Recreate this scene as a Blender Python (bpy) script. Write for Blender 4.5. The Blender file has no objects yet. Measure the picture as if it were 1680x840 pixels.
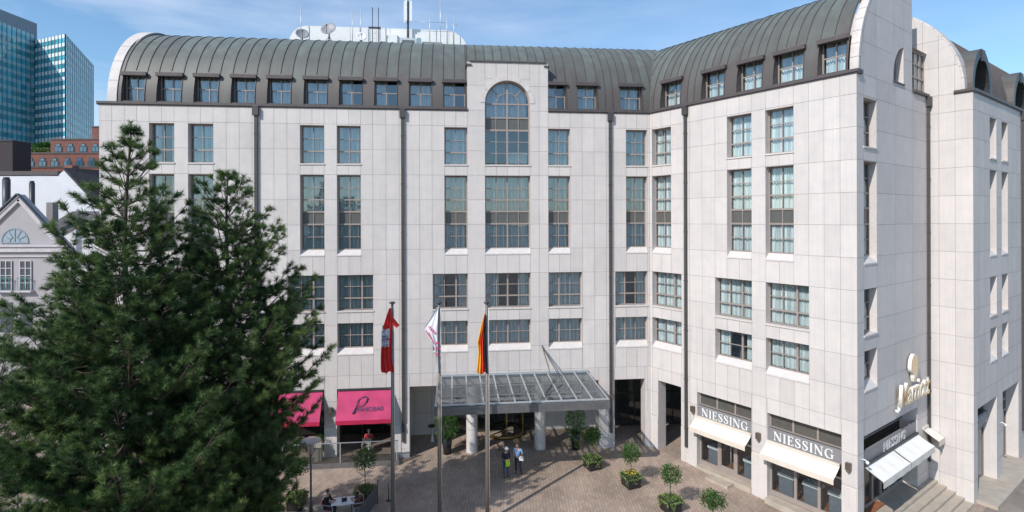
import bpy, math, random
import numpy as np
from mathutils import Vector, Matrix
R = math.radians
sin, cos, pi, sqrt = math.sin, math.cos, math.pi, math.sqrt
scene = bpy.context.scene
COL = scene.collection
rng = random.Random(7)

# ------------------------------------------------------------ camera
CAM_H = 14.84
FPX = 890.0                      # focal length for a 1680 px wide picture
cd = bpy.data.cameras.new('camera')
cd.sensor_width = 36.0
cd.lens = 36.0 * FPX / 1680.0
cd.shift_y = -(420.0 - 359.3) / 1680.0
cd.clip_start = 0.1
cd.clip_end = 3000.0
cam = bpy.data.objects.new('camera', cd)
COL.objects.link(cam)
cam.location = (0, 0, CAM_H)
cam.rotation_mode = 'QUATERNION'
cam.rotation_quaternion = (Matrix.Rotation(R(90), 4, 'X') @ Matrix.Rotation(-0.003, 4, 'Z')).to_quaternion()
scene.camera = cam

# ------------------------------------------------------------ light
SUN_EL, SUN_AZ = 39.0, 41.8      # elevation; azimuth the light travels to, right of forward
w = bpy.data.worlds.new('World')
scene.world = w
w.use_nodes = True
nt = w.node_tree
for n in list(nt.nodes): nt.nodes.remove(n)
out = nt.nodes.new('ShaderNodeOutputWorld')
bg = nt.nodes.new('ShaderNodeBackground')
sky = nt.nodes.new('ShaderNodeTexSky')
sky.sky_type = 'NISHITA'; sky.sun_disc = False
sky.sun_elevation = R(SUN_EL); sky.sun_rotation = R(180 + SUN_AZ)
sky.altitude = 50; sky.air_density = 1.15; sky.dust_density = 0.4; sky.ozone_density = 3.2
bg.inputs['Strength'].default_value = 0.15
tc = nt.nodes.new('ShaderNodeTexCoord')
mp = nt.nodes.new('ShaderNodeMapping'); mp.inputs['Scale'].default_value = (1.1, 1.1, 5.5)
mp.inputs['Rotation'].default_value = (0.12, -0.25, 0.3)
nz = nt.nodes.new('ShaderNodeTexNoise'); nz.inputs['Scale'].default_value = 2.3
nz.inputs['Detail'].default_value = 8; nz.inputs['Roughness'].default_value = 0.55
rp = nt.nodes.new('ShaderNodeValToRGB')
rp.color_ramp.elements[0].position = 0.40; rp.color_ramp.elements[0].color = (0, 0, 0, 1)
rp.color_ramp.elements[1].position = 0.78; rp.color_ramp.elements[1].color = (1, 1, 1, 1)
sx = nt.nodes.new('ShaderNodeSeparateXYZ')
mr = nt.nodes.new('ShaderNodeMapRange')        # thin cloud is thicker towards the left of the view
mr.inputs['From Min'].default_value = -0.75; mr.inputs['From Max'].default_value = 0.35
mr.inputs['To Min'].default_value = 1.0; mr.inputs['To Max'].default_value = 0.22
ma = nt.nodes.new('ShaderNodeMath'); ma.operation = 'MULTIPLY'
mx = nt.nodes.new('ShaderNodeMixRGB'); mx.inputs['Color2'].default_value = (5.2, 5.9, 7.2, 1)
L = nt.links.new
L(tc.outputs['Generated'], mp.inputs['Vector']); L(mp.outputs[0], nz.inputs['Vector']); L(nz.outputs[0], rp.inputs[0])
L(tc.outputs['Generated'], sx.inputs[0]); L(sx.outputs[0], mr.inputs['Value'])
L(rp.outputs[0], ma.inputs[0]); L(mr.outputs[0], ma.inputs[1])
tint = nt.nodes.new('ShaderNodeMixRGB'); tint.blend_type = 'MULTIPLY'; tint.inputs[0].default_value = 1.0
tint.inputs['Color2'].default_value = (0.92, 1.09, 1.16, 1)
L(sky.outputs[0], tint.inputs['Color1'])
L(ma.outputs[0], mx.inputs[0]); L(tint.outputs[0], mx.inputs['Color1'])
L(mx.outputs[0], bg.inputs[0]); L(bg.outputs[0], out.inputs[0])

sl = bpy.data.lights.new('sun', 'SUN')
sl.energy = 4.2; sl.angle = R(0.5); sl.color = (1.0, 0.955, 0.90)
sun = bpy.data.objects.new('sun', sl); COL.objects.link(sun)
ldir = Vector((sin(R(SUN_AZ)) * cos(R(SUN_EL)), cos(R(SUN_AZ)) * cos(R(SUN_EL)), -sin(R(SUN_EL))))
sun.rotation_euler = ldir.to_track_quat('-Z', 'Y').to_euler()
sun.location = (-30, -30, 60)
scene.view_settings.view_transform = 'Standard'
scene.view_settings.look = 'None'
scene.view_settings.gamma = 1.0
scene.view_settings.use_curve_mapping = False
scene.view_settings.exposure = 0.0
scene.cycles.max_bounces = 7
scene.cycles.transparent_max_bounces = 12
scene.cycles.caustics_reflective = False
scene.cycles.caustics_refractive = False

# ------------------------------------------------------------ materials
def newmat(name):
    m = bpy.data.materials.new(name); m.use_nodes = True
    t = m.node_tree
    return m, t, t.nodes['Principled BSDF'], t.nodes, t.links.new
def mat(name, col, rough=0.6, metal=0.0, var=0.12, scale=3.0, bump=0.0, island=0.0, spec=0.5, fine=0.0, fscale=60.0):
    """principled with soft noise variation; island = random value per loose piece"""
    m, t, b, N, K = newmat(name)
    b.inputs['Roughness'].default_value = rough
    b.inputs['Metallic'].default_value = metal
    b.inputs['Specular IOR Level'].default_value = spec
    tc = N.new('ShaderNodeTexCoord')
    nz = N.new('ShaderNodeTexNoise'); nz.inputs['Scale'].default_value = scale; nz.inputs['Detail'].default_value = 6
    K(tc.outputs['Object'], nz.inputs['Vector'])
    mr = N.new('ShaderNodeMapRange'); mr.inputs['From Min'].default_value = 0.3; mr.inputs['From Max'].default_value = 0.7
    mr.inputs['To Min'].default_value = 1 - var; mr.inputs['To Max'].default_value = 1 + var
    K(nz.outputs[0], mr.inputs['Value'])
    val = mr.outputs[0]
    def mul(a, lo, hi):
        r = N.new('ShaderNodeMapRange'); r.inputs['To Min'].default_value = lo; r.inputs['To Max'].default_value = hi
        K(a, r.inputs['Value'])
        q = N.new('ShaderNodeMath'); q.operation = 'MULTIPLY'; K(val, q.inputs[0]); K(r.outputs[0], q.inputs[1]); return q.outputs[0]
    if island:
        g = N.new('ShaderNodeNewGeometry'); val = mul(g.outputs['Random Per Island'], 1 - island, 1 + island)
    if fine:
        n2 = N.new('ShaderNodeTexNoise'); n2.inputs['Scale'].default_value = fscale; n2.inputs['Detail'].default_value = 3
        K(tc.outputs['Object'], n2.inputs['Vector']); val = mul(n2.outputs[0], 1 - fine, 1 + fine)
    cb = N.new('ShaderNodeCombineXYZ')
    vm = N.new('ShaderNodeVectorMath'); vm.operation = 'SCALE'
    vm.inputs[0].default_value = col[:3]; K(val, vm.inputs['Scale'])
    K(vm.outputs[0], b.inputs['Base Color'])
    if bump:
        bp = N.new('ShaderNodeBump'); bp.inputs['Strength'].default_value = bump; bp.inputs['Distance'].default_value = 0.02
        K(nz.outputs[0], bp.inputs['Height']); K(bp.outputs[0], b.inputs['Normal'])
    return m

def stone_mat():
    m, t, b, N, K = newmat('pale_granite')
    b.inputs['Roughness'].default_value = 0.6
    tc = N.new('ShaderNodeTexCoord'); g = N.new('ShaderNodeNewGeometry')
    big = N.new('ShaderNodeTexNoise'); big.inputs['Scale'].default_value = 0.22; big.inputs['Detail'].default_value = 5
    mid = N.new('ShaderNodeTexNoise'); mid.inputs['Scale'].default_value = 1.7; mid.inputs['Detail'].default_value = 7
    fin = N.new('ShaderNodeTexNoise'); fin.inputs['Scale'].default_value = 26; fin.inputs['Detail'].default_value = 3
    mv = N.new('ShaderNodeMapping'); mv.inputs['Scale'].default_value = (7, 7, 0.22)   # rain streaks
    st = N.new('ShaderNodeTexNoise'); st.inputs['Scale'].default_value = 1.0; st.inputs['Detail'].default_value = 4
    for n in (big, mid, fin): K(tc.outputs['Object'], n.inputs['Vector'])
    K(tc.outputs['Object'], mv.inputs[0]); K(mv.outputs[0], st.inputs['Vector'])
    def rng_(src, a, c, lo=0.3, hi=0.7):
        r = N.new('ShaderNodeMapRange'); r.inputs['From Min'].default_value = lo; r.inputs['From Max'].default_value = hi
        r.inputs['To Min'].default_value = a; r.inputs['To Max'].default_value = c; K(src, r.inputs['Value']); return r.outputs[0]
    def mulv(a, c):
        q = N.new('ShaderNodeMath'); q.operation = 'MULTIPLY'; K(a, q.inputs[0]); K(c, q.inputs[1]); return q.outputs[0]
    v = mulv(rng_(big.outputs[0], 0.94, 1.04), rng_(mid.outputs[0], 0.94, 1.04))
    v = mulv(v, rng_(fin.outputs[0], 0.87, 1.12)); v = mulv(v, rng_(st.outputs[0], 0.955, 1.03))
    v = mulv(v, rng_(g.outputs['Random Per Island'], 0.935, 1.03, 0, 1))
    mixc = N.new('ShaderNodeMixRGB'); mixc.inputs['Color1'].default_value = (0.628, 0.578, 0.553, 1)
    mixc.inputs['Color2'].default_value = (0.63, 0.565, 0.52, 1)
    K(rng_(mid.outputs[0], 0, 1, 0.45, 0.75), mixc.inputs[0])
    vm = N.new('ShaderNodeVectorMath'); vm.operation = 'SCALE'; K(mixc.outputs[0], vm.inputs[0]); K(v, vm.inputs['Scale'])
    K(vm.outputs[0], b.inputs['Base Color'])
    bp = N.new('ShaderNodeBump'); bp.inputs['Strength'].default_value = 0.15; bp.inputs['Distance'].default_value = 0.01
    K(fin.outputs[0], bp.inputs['Height']); K(bp.outputs[0], b.inputs['Normal'])
    return m
def copper_mat():
    m, t, b, N, K = newmat('weathered_copper')
    b.inputs['Roughness'].default_value = 0.55; b.inputs['Metallic'].default_value = 0.15
    tc = N.new('ShaderNodeTexCoord'); g = N.new('ShaderNodeNewGeometry')
    sp = N.new('ShaderNodeSeparateXYZ'); K(tc.outputs['Object'], sp.inputs[0])
    nz = N.new('ShaderNodeTexNoise'); nz.inputs['Scale'].default_value = 0.8; nz.inputs['Detail'].default_value = 8
    mv = N.new('ShaderNodeMapping'); mv.inputs['Scale'].default_value = (2.2, 2.2, 0.35)
    K(tc.outputs['Object'], mv.inputs[0]); K(mv.outputs[0], nz.inputs['Vector'])
    a = N.new('ShaderNodeMapRange'); a.inputs['From Min'].default_value = 22.6; a.inputs['From Max'].default_value = 27.2
    K(sp.outputs[2], a.inputs['Value'])
    q = N.new('ShaderNodeMath'); q.operation = 'ADD'; K(a.outputs[0], q.inputs[0])
    s2 = N.new('ShaderNodeMapRange'); s2.inputs['From Min'].default_value = 0.3; s2.inputs['From Max'].default_value = 0.7
    s2.inputs['To Min'].default_value = -0.22; s2.inputs['To Max'].default_value = 0.22
    K(nz.outputs[0], s2.inputs['Value']); K(s2.outputs[0], q.inputs[1])
    q2 = N.new('ShaderNodeMath'); q2.operation = 'ADD'; K(q.outputs[0], q2.inputs[0])
    s3 = N.new('ShaderNodeMapRange'); s3.inputs['To Min'].default_value = -0.18; s3.inputs['To Max'].default_value = 0.18
    K(g.outputs['Random Per Island'], s3.inputs['Value']); K(s3.outputs[0], q2.inputs[1])
    rp = N.new('ShaderNodeValToRGB'); e = rp.color_ramp.elements
    e[0].position = 0.0; e[0].color = (0.098, 0.084, 0.078, 1)
    e[1].position = 1.0; e[1].color = (0.165, 0.190, 0.165, 1)
    x = e.new(0.35); x.color = (0.112, 0.115, 0.104, 1)
    x = e.new(0.7); x.color = (0.133, 0.143, 0.128, 1)
    K(q2.outputs[0], rp.inputs[0]); K(rp.outputs[0], b.inputs['Base Color'])
    return m
def glass_mat(name, tint=(0.84, 0.91, 0.91), base=0.14, fres=0.8, rough=0.01, wob=0.02):
    """thin pane: mirror-like coat over tinted see-through"""
    m, t, b, N, K = newmat(name)
    N.remove(b); o = N['Material Output']
    tr = N.new('ShaderNodeBsdfTransparent'); tr.inputs[0].default_value = (*tint, 1)
    gl = N.new('ShaderNodeBsdfGlossy'); gl.inputs['Roughness'].default_value = rough
    gl.inputs[0].default_value = (0.86, 0.93, 1, 1)
    lw = N.new('ShaderNodeLayerWeight'); lw.inputs[0].default_value = 0.25
    r = N.new('ShaderNodeMapRange'); r.inputs['To Min'].default_value = base; r.inputs['To Max'].default_value = base + fres
    K(lw.outputs['Fresnel'], r.inputs['Value'])
    mx = N.new('ShaderNodeMixShader'); K(r.outputs[0], mx.inputs[0]); K(tr.outputs[0], mx.inputs[1]); K(gl.outputs[0], mx.inputs[2])
    K(mx.outputs[0], o.inputs[0])
    tc = N.new('ShaderNodeTexCoord'); nz = N.new('ShaderNodeTexNoise'); nz.inputs['Scale'].default_value = 1.3
    K(tc.outputs['Object'], nz.inputs['Vector'])
    bp = N.new('ShaderNodeBump'); bp.inputs['Strength'].default_value = wob; bp.inputs['Distance'].default_value = 0.3
    K(nz.outputs[0], bp.inputs['Height']); K(bp.outputs[0], gl.inputs['Normal'])
    return m
def paving_mat(name, col, col2, mort, scale=1.0, rot=0.0, bw=0.3, bh=0.15, size=0.012):
    m, t, b, N, K = newmat(name)
    b.inputs['Roughness'].default_value = 0.8
    tc = N.new('ShaderNodeTexCoord'); mp = N.new('ShaderNodeMapping'); mp.inputs['Rotation'].default_value = (0, 0, rot)
    mp.inputs['Scale'].default_value = (scale,) * 3
    K(tc.outputs['Object'], mp.inputs[0])
    br = N.new('ShaderNodeTexBrick'); br.inputs['Scale'].default_value = 1.0
    br.inputs['Brick Width'].default_value = bw; br.inputs['Row Height'].default_value = bh
    br.inputs['Mortar Size'].default_value = size; br.inputs['Mortar Smooth'].default_value = 0.3
    br.inputs['Color1'].default_value = (*col, 1); br.inputs['Color2'].default_value = (*col2, 1); br.inputs['Mortar'].default_value = (*mort, 1)
    K(mp.outputs[0], br.inputs['Vector'])
    nz = N.new('ShaderNodeTexNoise'); nz.inputs['Scale'].default_value = 0.28; nz.inputs['Detail'].default_value = 10; nz.inputs['Roughness'].default_value = 0.65
    K(tc.outputs['Object'], nz.inputs['Vector'])
    r = N.new('ShaderNodeMapRange'); r.inputs['From Min'].default_value = 0.3; r.inputs['From Max'].default_value = 0.7
    r.inputs['To Min'].default_value = 0.62; r.inputs['To Max'].default_value = 1.28; K(nz.outputs[0], r.inputs['Value'])
    vm = N.new('ShaderNodeVectorMath'); vm.operation = 'SCALE'; K(br.outputs[0], vm.inputs[0]); K(r.outputs[0], vm.inputs['Scale'])
    K(vm.outputs[0], b.inputs['Base Color'])
    bp = N.new('ShaderNodeBump'); bp.invert = True; bp.inputs['Strength'].default_value = 0.5; bp.inputs['Distance'].default_value = 0.008
    K(br.outputs['Fac'], bp.inputs['Height']); K(bp.outputs[0], b.inputs['Normal'])
    return m
def leaf_mat(name, col, col2, trans=0.25):
    """colour varies by the per-face attribute 'tone'"""
    m, t, b, N, K = newmat(name)
    b.inputs['Roughness'].default_value = 0.55; b.inputs['Specular IOR Level'].default_value = 0.3
    at = N.new('ShaderNodeAttribute'); at.attribute_name = 'tone'
    rp = N.new('ShaderNodeValToRGB'); e = rp.color_ramp.elements
    e[0].color = (*col, 1); e[1].color = (*col2, 1); K(at.outputs['Fac'], rp.inputs[0])
    K(rp.outputs[0], b.inputs['Base Color'])
    tl = N.new('ShaderNodeBsdfTranslucent'); K(rp.outputs[0], tl.inputs[0])
    mx = N.new('ShaderNodeMixShader'); mx.inputs[0].default_value = trans
    o = N['Material Output']; K(b.outputs[0], mx.inputs[1]); K(tl.outputs[0], mx.inputs[2]); K(mx.outputs[0], o.inputs[0])
    return m

STONE = stone_mat()
JOINT = mat('dark_joint', (0.24, 0.225, 0.21), 0.9)
COPPER = copper_mat()
COPTRIM = mat('brown_copper_trim', (0.10, 0.082, 0.08), 0.5, 0.2)
DARKMETAL = mat('dark_metal', (0.06, 0.062, 0.066), 0.45, 0.3)
PIPE = mat('dark_downpipe', (0.075, 0.07, 0.068), 0.5, 0.3)
FRAME = mat('taupe_window_frame', (0.33, 0.275, 0.245), 0.5, 0.1, var=0.06)
SPANDREL = mat('grey_spandrel', (0.115, 0.112, 0.105), 0.35, 0.1, var=0.08)
GLASS = glass_mat('window_glass')
SHOPGLASS = glass_mat('shop_glass', (0.75, 0.8, 0.8), 0.08, 0.7)
CLEARGLASS = glass_mat('clear_glass', (0.82, 0.88, 0.88), 0.06, 0.6, 0.05)
CANOPYGLASS = glass_mat('canopy_glass', (0.46, 0.49, 0.48), 0.02, 0.22, 0.03)
CURTAIN = mat('sheer_curtain', (0.80, 0.83, 0.83), 0.9, var=0.08, scale=8)
def _fold_shading(m):  # light and dark of the folds put into the colour as vertical streaks
    N = m.node_tree.nodes; K = m.node_tree.links.new; b = N['Principled BSDF']
    tc = N.new('ShaderNodeTexCoord'); mp = N.new('ShaderNodeMapping'); mp.inputs['Scale'].default_value = (16, 1, 0.25)
    nz = N.new('ShaderNodeTexNoise'); nz.inputs['Scale'].default_value = 1.0; nz.inputs['Detail'].default_value = 3
    K(tc.outputs['Object'], mp.inputs[0]); K(mp.outputs[0], nz.inputs['Vector'])
    r = N.new('ShaderNodeValToRGB'); e = r.color_ramp.elements
    e[0].position = 0.38; e[0].color = (0.46, 0.50, 0.52, 1); e[1].position = 0.62; e[1].color = (0.88, 0.90, 0.90, 1)
    K(nz.outputs[0], r.inputs[0]); K(r.outputs[0], b.inputs['Base Color'])
_fold_shading(CURTAIN)
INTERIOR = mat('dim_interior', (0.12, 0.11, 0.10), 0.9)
STEEL = mat('painted_steel', (0.50, 0.51, 0.52), 0.4, 0.4, var=0.08)
GREYSTEEL = mat('grey_steel', (0.14, 0.138, 0.14), 0.45, 0.3)
BLACKPOT = mat('black_planter', (0.018, 0.018, 0.02), 0.35, var=0.2)
WHITE = mat('white_paint', (0.78, 0.78, 0.77), 0.5, var=0.05)
CREAM = mat('cream_canvas', (0.73, 0.68, 0.61), 0.85, var=0.05, scale=5)
CREAMEDGE = mat('cream_canvas_valance', (0.66, 0.58, 0.49), 0.85, var=0.05)
BARK = mat('pine_bark', (0.085, 0.062, 0.048), 0.9, var=0.35, scale=9, bump=0.6)

# ------------------------------------------------------------ mesh builder
class MB:
    def __init__(s): s.v = []; s.f = []; s.mi = []; s.sm = []
    def poly(s, pts, mi=0, sm=False):
        n = len(s.v); s.v += [tuple(p) for p in pts]; s.f.append(tuple(range(n, n + len(pts)))); s.mi.append(mi); s.sm.append(sm)
    def raw(s, v, f, mi=0, sm=False):
        n = len(s.v); s.v += [tuple(p) for p in v]
        for q in f: s.f.append(tuple(n + i for i in q)); s.mi.append(mi); s.sm.append(sm)
    def box(s, x0, x1, y0, y1, z0, z1, mi=0, xf=None):
        v = [(x, y, z) for z in (z0, z1) for y in (y0, y1) for x in (x0, x1)]
        if xf: v = [tuple(xf @ Vector(p)) for p in v]
        s.raw(v, [(0, 2, 3, 1), (4, 5, 7, 6), (0, 1, 5, 4), (2, 6, 7, 3), (0, 4, 6, 2), (1, 3, 7, 5)], mi)
    def tube(s, pts, r, n=8, mi=0, cap=True, sm=True):
        pts = [Vector(p) for p in pts]; k = len(pts)
        rs = r if isinstance(r, (list, tuple)) else [r] * k
        V = []; pv = None
        for i, p in enumerate(pts):
            d = (pts[min(i + 1, k - 1)] - pts[max(i - 1, 0)])
            d = d.normalized() if d.length > 1e-9 else Vector((0, 0, 1))
            if pv is None:
                a = Vector((0, 0, 1)) if abs(d.z) < 0.9 else Vector((1, 0, 0)); u = d.cross(a).normalized()
            else: u = (pv - d * pv.dot(d)).normalized()
            pv = u; w_ = d.cross(u)
            for j in range(n):
                t = 2 * pi * j / n; V.append(p + (u * cos(t) + w_ * sin(t)) * rs[i])
        F = [(i * n + j, i * n + (j + 1) % n, (i + 1) * n + (j + 1) % n, (i + 1) * n + j) for i in range(k - 1) for j in range(n)]
        if cap: F += [tuple(range(n))[::-1], tuple((k - 1) * n + j for j in range(n))]
        s.raw(V, F, mi, sm)
    def bar(s, a, b, w, h, mi=0):
        a = Vector(a); b = Vector(b); d = (b - a); l = d.length; d.normalize()
        up = Vector((0, 0, 1)) if abs(d.z) < 0.95 else Vector((0, 1, 0))
        sd = d.cross(up).normalized(); up = sd.cross(d)
        m = Matrix((( d.x, sd.x, up.x, a.x), (d.y, sd.y, up.y, a.y), (d.z, sd.z, up.z, a.z), (0, 0, 0, 1)))
        s.box(0, l, -w / 2, w / 2, -h / 2, h / 2, mi, m)
    def lathe(s, prof, n=16, c=(0, 0, 0), mi=0, sm=True):
        V = [(c[0] + r * cos(2 * pi * j / n), c[1] + r * sin(2 * pi * j / n), c[2] + z) for r, z in prof for j in range(n)]
        F = [(i * n + j, i * n + (j + 1) % n, (i + 1) * n + (j + 1) % n, (i + 1) * n + j) for i in range(len(prof) - 1) for j in range(n)]
        s.raw(V, F, mi, sm)
    def prism(s, poly, y0, y1, mi=0):
        """poly in (x,z) extruded along y"""
        n = len(poly); V = [(p[0], y0, p[1]) for p in poly] + [(p[0], y1, p[1]) for p in poly]
        F = [tuple(range(n)), tuple(range(2 * n - 1, n - 1, -1))] + [(i, n + i, n + (i + 1) % n, (i + 1) % n) for i in range(n)]
        s.raw(V, F, mi)
    def mesh(s, name, mats):
        me = bpy.data.meshes.new(name); me.from_pydata(s.v, [], s.f)
        for m in (mats if isinstance(mats, (list, tuple)) else [mats]): me.materials.append(m)
        me.polygons.foreach_set('material_index', s.mi); me.polygons.foreach_set('use_smooth', s.sm); me.update()
        return me
    def build(s, name, mats, parent=None, loc=(0, 0, 0), rot=0.0):
        return link(name, s.mesh(name, mats), parent, loc, rot)
def link(name, data, parent=None, loc=(0, 0, 0), rot=0.0):
    o = bpy.data.objects.new(name, data); COL.objects.link(o)
    o.location = loc; o.rotation_euler = (0, 0, rot)
    if parent: o.parent = parent
    return o
def tag(o, label=None, cat=None, group=None, kind=None):
    if label: o['label'] = label
    if cat: o['category'] = cat
    if group: o['group'] = group
    if kind: o['kind'] = kind
    return o
def thing(name, label, cat, loc=(0, 0, 0), rot=0.0, group=None):
    return tag(link(name, None, None, loc, rot), label, cat, group)
def copy_tree(o, parent=None):
    c = o.copy(); COL.objects.link(c); c.parent = parent
    for ch in list(o.children): copy_tree(ch, c)
    return c

# facade frames: x along the facade, y into the building, z up
P0 = Vector((8.998, 35.435, 0)); C0 = Vector((16.211, 25.491, 0)); D0 = Vector((23.770, 30.974, 0)); G0 = Vector((24.955, 29.340, 0))
AF, AR, AE = 0.10395, 0.10395 - pi / 3, 0.10395 + pi / 6
FR = {'F': (P0, AF), 'R': (P0, AR), 'E': (C0, AE), 'B': (D0, AR), 'E2': (G0, AE)}
def fp(k, u, o=0.0, h=0.0):
    """world point: u along facade k, o metres OUT from it, h high"""
    P, a = FR[k]; return Vector((P.x + u * cos(a) + o * sin(a), P.y + u * sin(a) - o * cos(a), h))
GS = [(-90, 0), (1, 0), (10, -0.40), (12.3, -0.55), (14.3, -0.72), (18, -0.92), (26, -1.0), (140, -1.0)]
def gz(x, y):
    s = (x - P0.x) * cos(AR) + (y - P0.y) * sin(AR)
    for (a, za), (b, zb) in zip(GS, GS[1:]):
        if s <= b: return za + (zb - za) * max(0, (s - a)) / (b - a)
    return -1.0
# ------------------------------------------------------------ setting: ground
def ground():
    m = MB(); n = 12
    # plaza near, cobbled street to the right, both strips of one folded sheet
    for (a, za), (b, zb) in zip(GS, GS[1:]):
        m.poly([(a, -160, za), (b, -160, zb), (b, 260, zb), (a, 260, za)])
    return m
PAVE = paving_mat('tan_pavers', (0.43, 0.32, 0.245), (0.335, 0.255, 0.20), (0.22, 0.18, 0.15), rot=0.62, bw=0.34, bh=0.17, size=0.014)
COBBLE = paving_mat('street_cobbles', (0.38, 0.305, 0.25), (0.28, 0.23, 0.195), (0.13, 0.115, 0.105), rot=0.1, bw=0.16, bh=0.13, size=0.018)
tag(ground().build('plaza', PAVE, None, P0, AR), kind='structure')
m = MB()
for (a, za), (b, zb) in zip(GS, GS[1:]):
    a2 = max(a, 14.75)
    if b <= a2: continue
    z0 = za + (zb - za) * (a2 - a) / (b - a)
    m.poly([(a2, -120, z0 + 0.006), (b, -120, zb + 0.006), (b, 90, zb + 0.006), (a2, 90, z0 + 0.006)])
tag(m.build('street', COBBLE, None, P0, AR), kind='structure')
far = MB(); far.poly([(-2500, -1500, -1.3), (2500, -1500, -1.3), (2500, 2600, -1.3), (-2500, 2600, -1.3)])
tag(far.build('ground', mat('far_ground', (0.12, 0.12, 0.115), 0.9, var=0.3, scale=0.02)), kind='structure')

# ------------------------------------------------------------ the hotel
hotel = thing('hotel_building', 'large pale granite hotel with barrel-vaulted copper roof wrapping the plaza', 'building', P0)
def hpart(mb, name, mats, k, parent=None, u=0.0, h=0.0):
    P, a = FR[k]; loc = fp(k, u, 0, h) - P0
    return mb.build(name, mats, hotel, loc, a)

def clip(poly, region):
    """Sutherland-Hodgman, region convex ccw"""
    outp = list(poly)
    for i in range(len(region)):
        a, b = region[i], region[(i + 1) % len(region)]
        ins = lambda p: (b[0] - a[0]) * (p[1] - a[1]) - (b[1] - a[1]) * (p[0] - a[0]) >= -1e-9
        inp, outp = outp, []
        for j in range(len(inp)):
            p, q = inp[j - 1], inp[j]
            ip, iq = ins(p), ins(q)
            if ip != iq:
                d1 = (b[0] - a[0]) * (p[1] - a[1]) - (b[1] - a[1]) * (p[0] - a[0])
                d2 = (b[0] - a[0]) * (q[1] - a[1]) - (b[1] - a[1]) * (q[0] - a[0])
                t = d1 / (d1 - d2); outp.append((p[0] + t * (q[0] - p[0]), p[1] + t * (q[1] - p[1])))
            if iq: outp.append(q)
        if not outp: return []
    return outp
GAP = 0.007
def clad(m, xs, zs, openings, region=None, y=0.0, joints=True):
    """stone slabs with real open joints before a dark backing; openings = (x0,x1,z0,z1)"""
    for xa, xb in zip(xs, xs[1:]):
        for za, zb in zip(zs, zs[1:]):
            rects = [(xa, xb, za, zb)]
            for (u0, u1, h0, h1) in openings:
                new = []
                for (a, b, c, d) in rects:
                    if u0 >= b - 1e-6 or u1 <= a + 1e-6 or h0 >= d - 1e-6 or h1 <= c + 1e-6: new.append((a, b, c, d)); continue
                    if u0 > a + 1e-6: new.append((a, u0, c, d))
                    if u1 < b - 1e-6: new.append((u1, b, c, d))
                    a2, b2 = max(a, u0), min(b, u1)
                    if h0 > c + 1e-6: new.append((a2, b2, c, h0))
                    if h1 < d - 1e-6: new.append((a2, b2, h1, d))
                rects = new
            for (a, b, c, d) in rects:
                if b - a < 0.03 or d - c < 0.03: g = 0.0
                else: g = GAP
                for gg, yy, mi in ((g, y, 0), (0, y + 0.014, 1)):
                    gl = gg if (abs(a - xa) < 1e-6 or 1) else 0
                    p = [(a + gg, c + gg), (b - gg, c + gg), (b - gg, d - gg), (a + gg, d - gg)]
                    if region: p = clip(p, region)
                    if len(p) >= 3: m.poly([(q[0], yy, q[1]) for q in p], mi)
def reveal(m, u0, u1, h0, h1, depth, bottom=True, top=True, y=0.0):
    m.poly([(u0, y, h0), (u0, y + depth, h0), (u0, y + depth, h1), (u0, y, h1)])
    m.poly([(u1, y, h0), (u1, y, h1), (u1, y + depth, h1), (u1, y + depth, h0)])
    if top: m.poly([(u0, y, h1), (u0, y + depth, h1), (u1, y + depth, h1), (u1, y, h1)])
    if bottom: m.poly([(u0, y, h0), (u1, y, h0), (u1, y + depth, h0), (u0, y + depth, h0)])
def subdiv(major, step=0.755):
    o = [major[0]]
    for a, b in zip(major, major[1:]):
        n = max(1, round((b - a) / step)); o += [a + (b - a) * i / n for i in range(1, n + 1)]
    return o
ZROWS = [-1.6, 0.55, 2.10, 3.65, 5.21, 6.76, 8.31, 9.86, 11.41, 12.96, 14.51, 16.06, 17.61, 19.16, 20.71, 21.72]
ROOF_H = 21.85

# ---- windows ------------------------------------------------
REC = 0.33
_cache = {}
def curtain_mesh(w_, h_, seed, open_):
    key = ('c', round(w_, 2), round(h_, 2), seed, open_)
    if key in _cache: return _cache[key]
    r = random.Random(seed * 91 + 5); m = MB()
    spans = [(0.03, w_ - 0.03)]
    if open_ == 1: spans = [(0.03, w_ * 0.30), (w_ * 0.74, w_ - 0.03)]
    if open_ == 2: spans = [(0.03, w_ * 0.55)]
    if open_ == 3: spans = [(w_ * 0.5, w_ - 0.03)]
    for a, b in spans:
        n = max(6, int((b - a) / 0.028)); ph = r.random() * 6; top = []; bot = []
        wl = 0.13
        for i in range(n + 1):
            x = a + (b - a) * i / n
            y = 0.06 * sin(2 * pi * x / wl + ph + 1.4 * sin(x * 5 + ph)) + 0.02 * sin(x * 17 + ph)
            top.append((x, y * 0.7, h_)); bot.append((x + 0.01 * sin(x * 9), y * 1.2, 0.02))
        m.raw(top + bot, [(i, i + 1, n + 2 + i, n + 1 + i) for i in range(n)], 0, True)
    _cache[key] = m.mesh('curtain', CURTAIN); return _cache[key]
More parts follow.
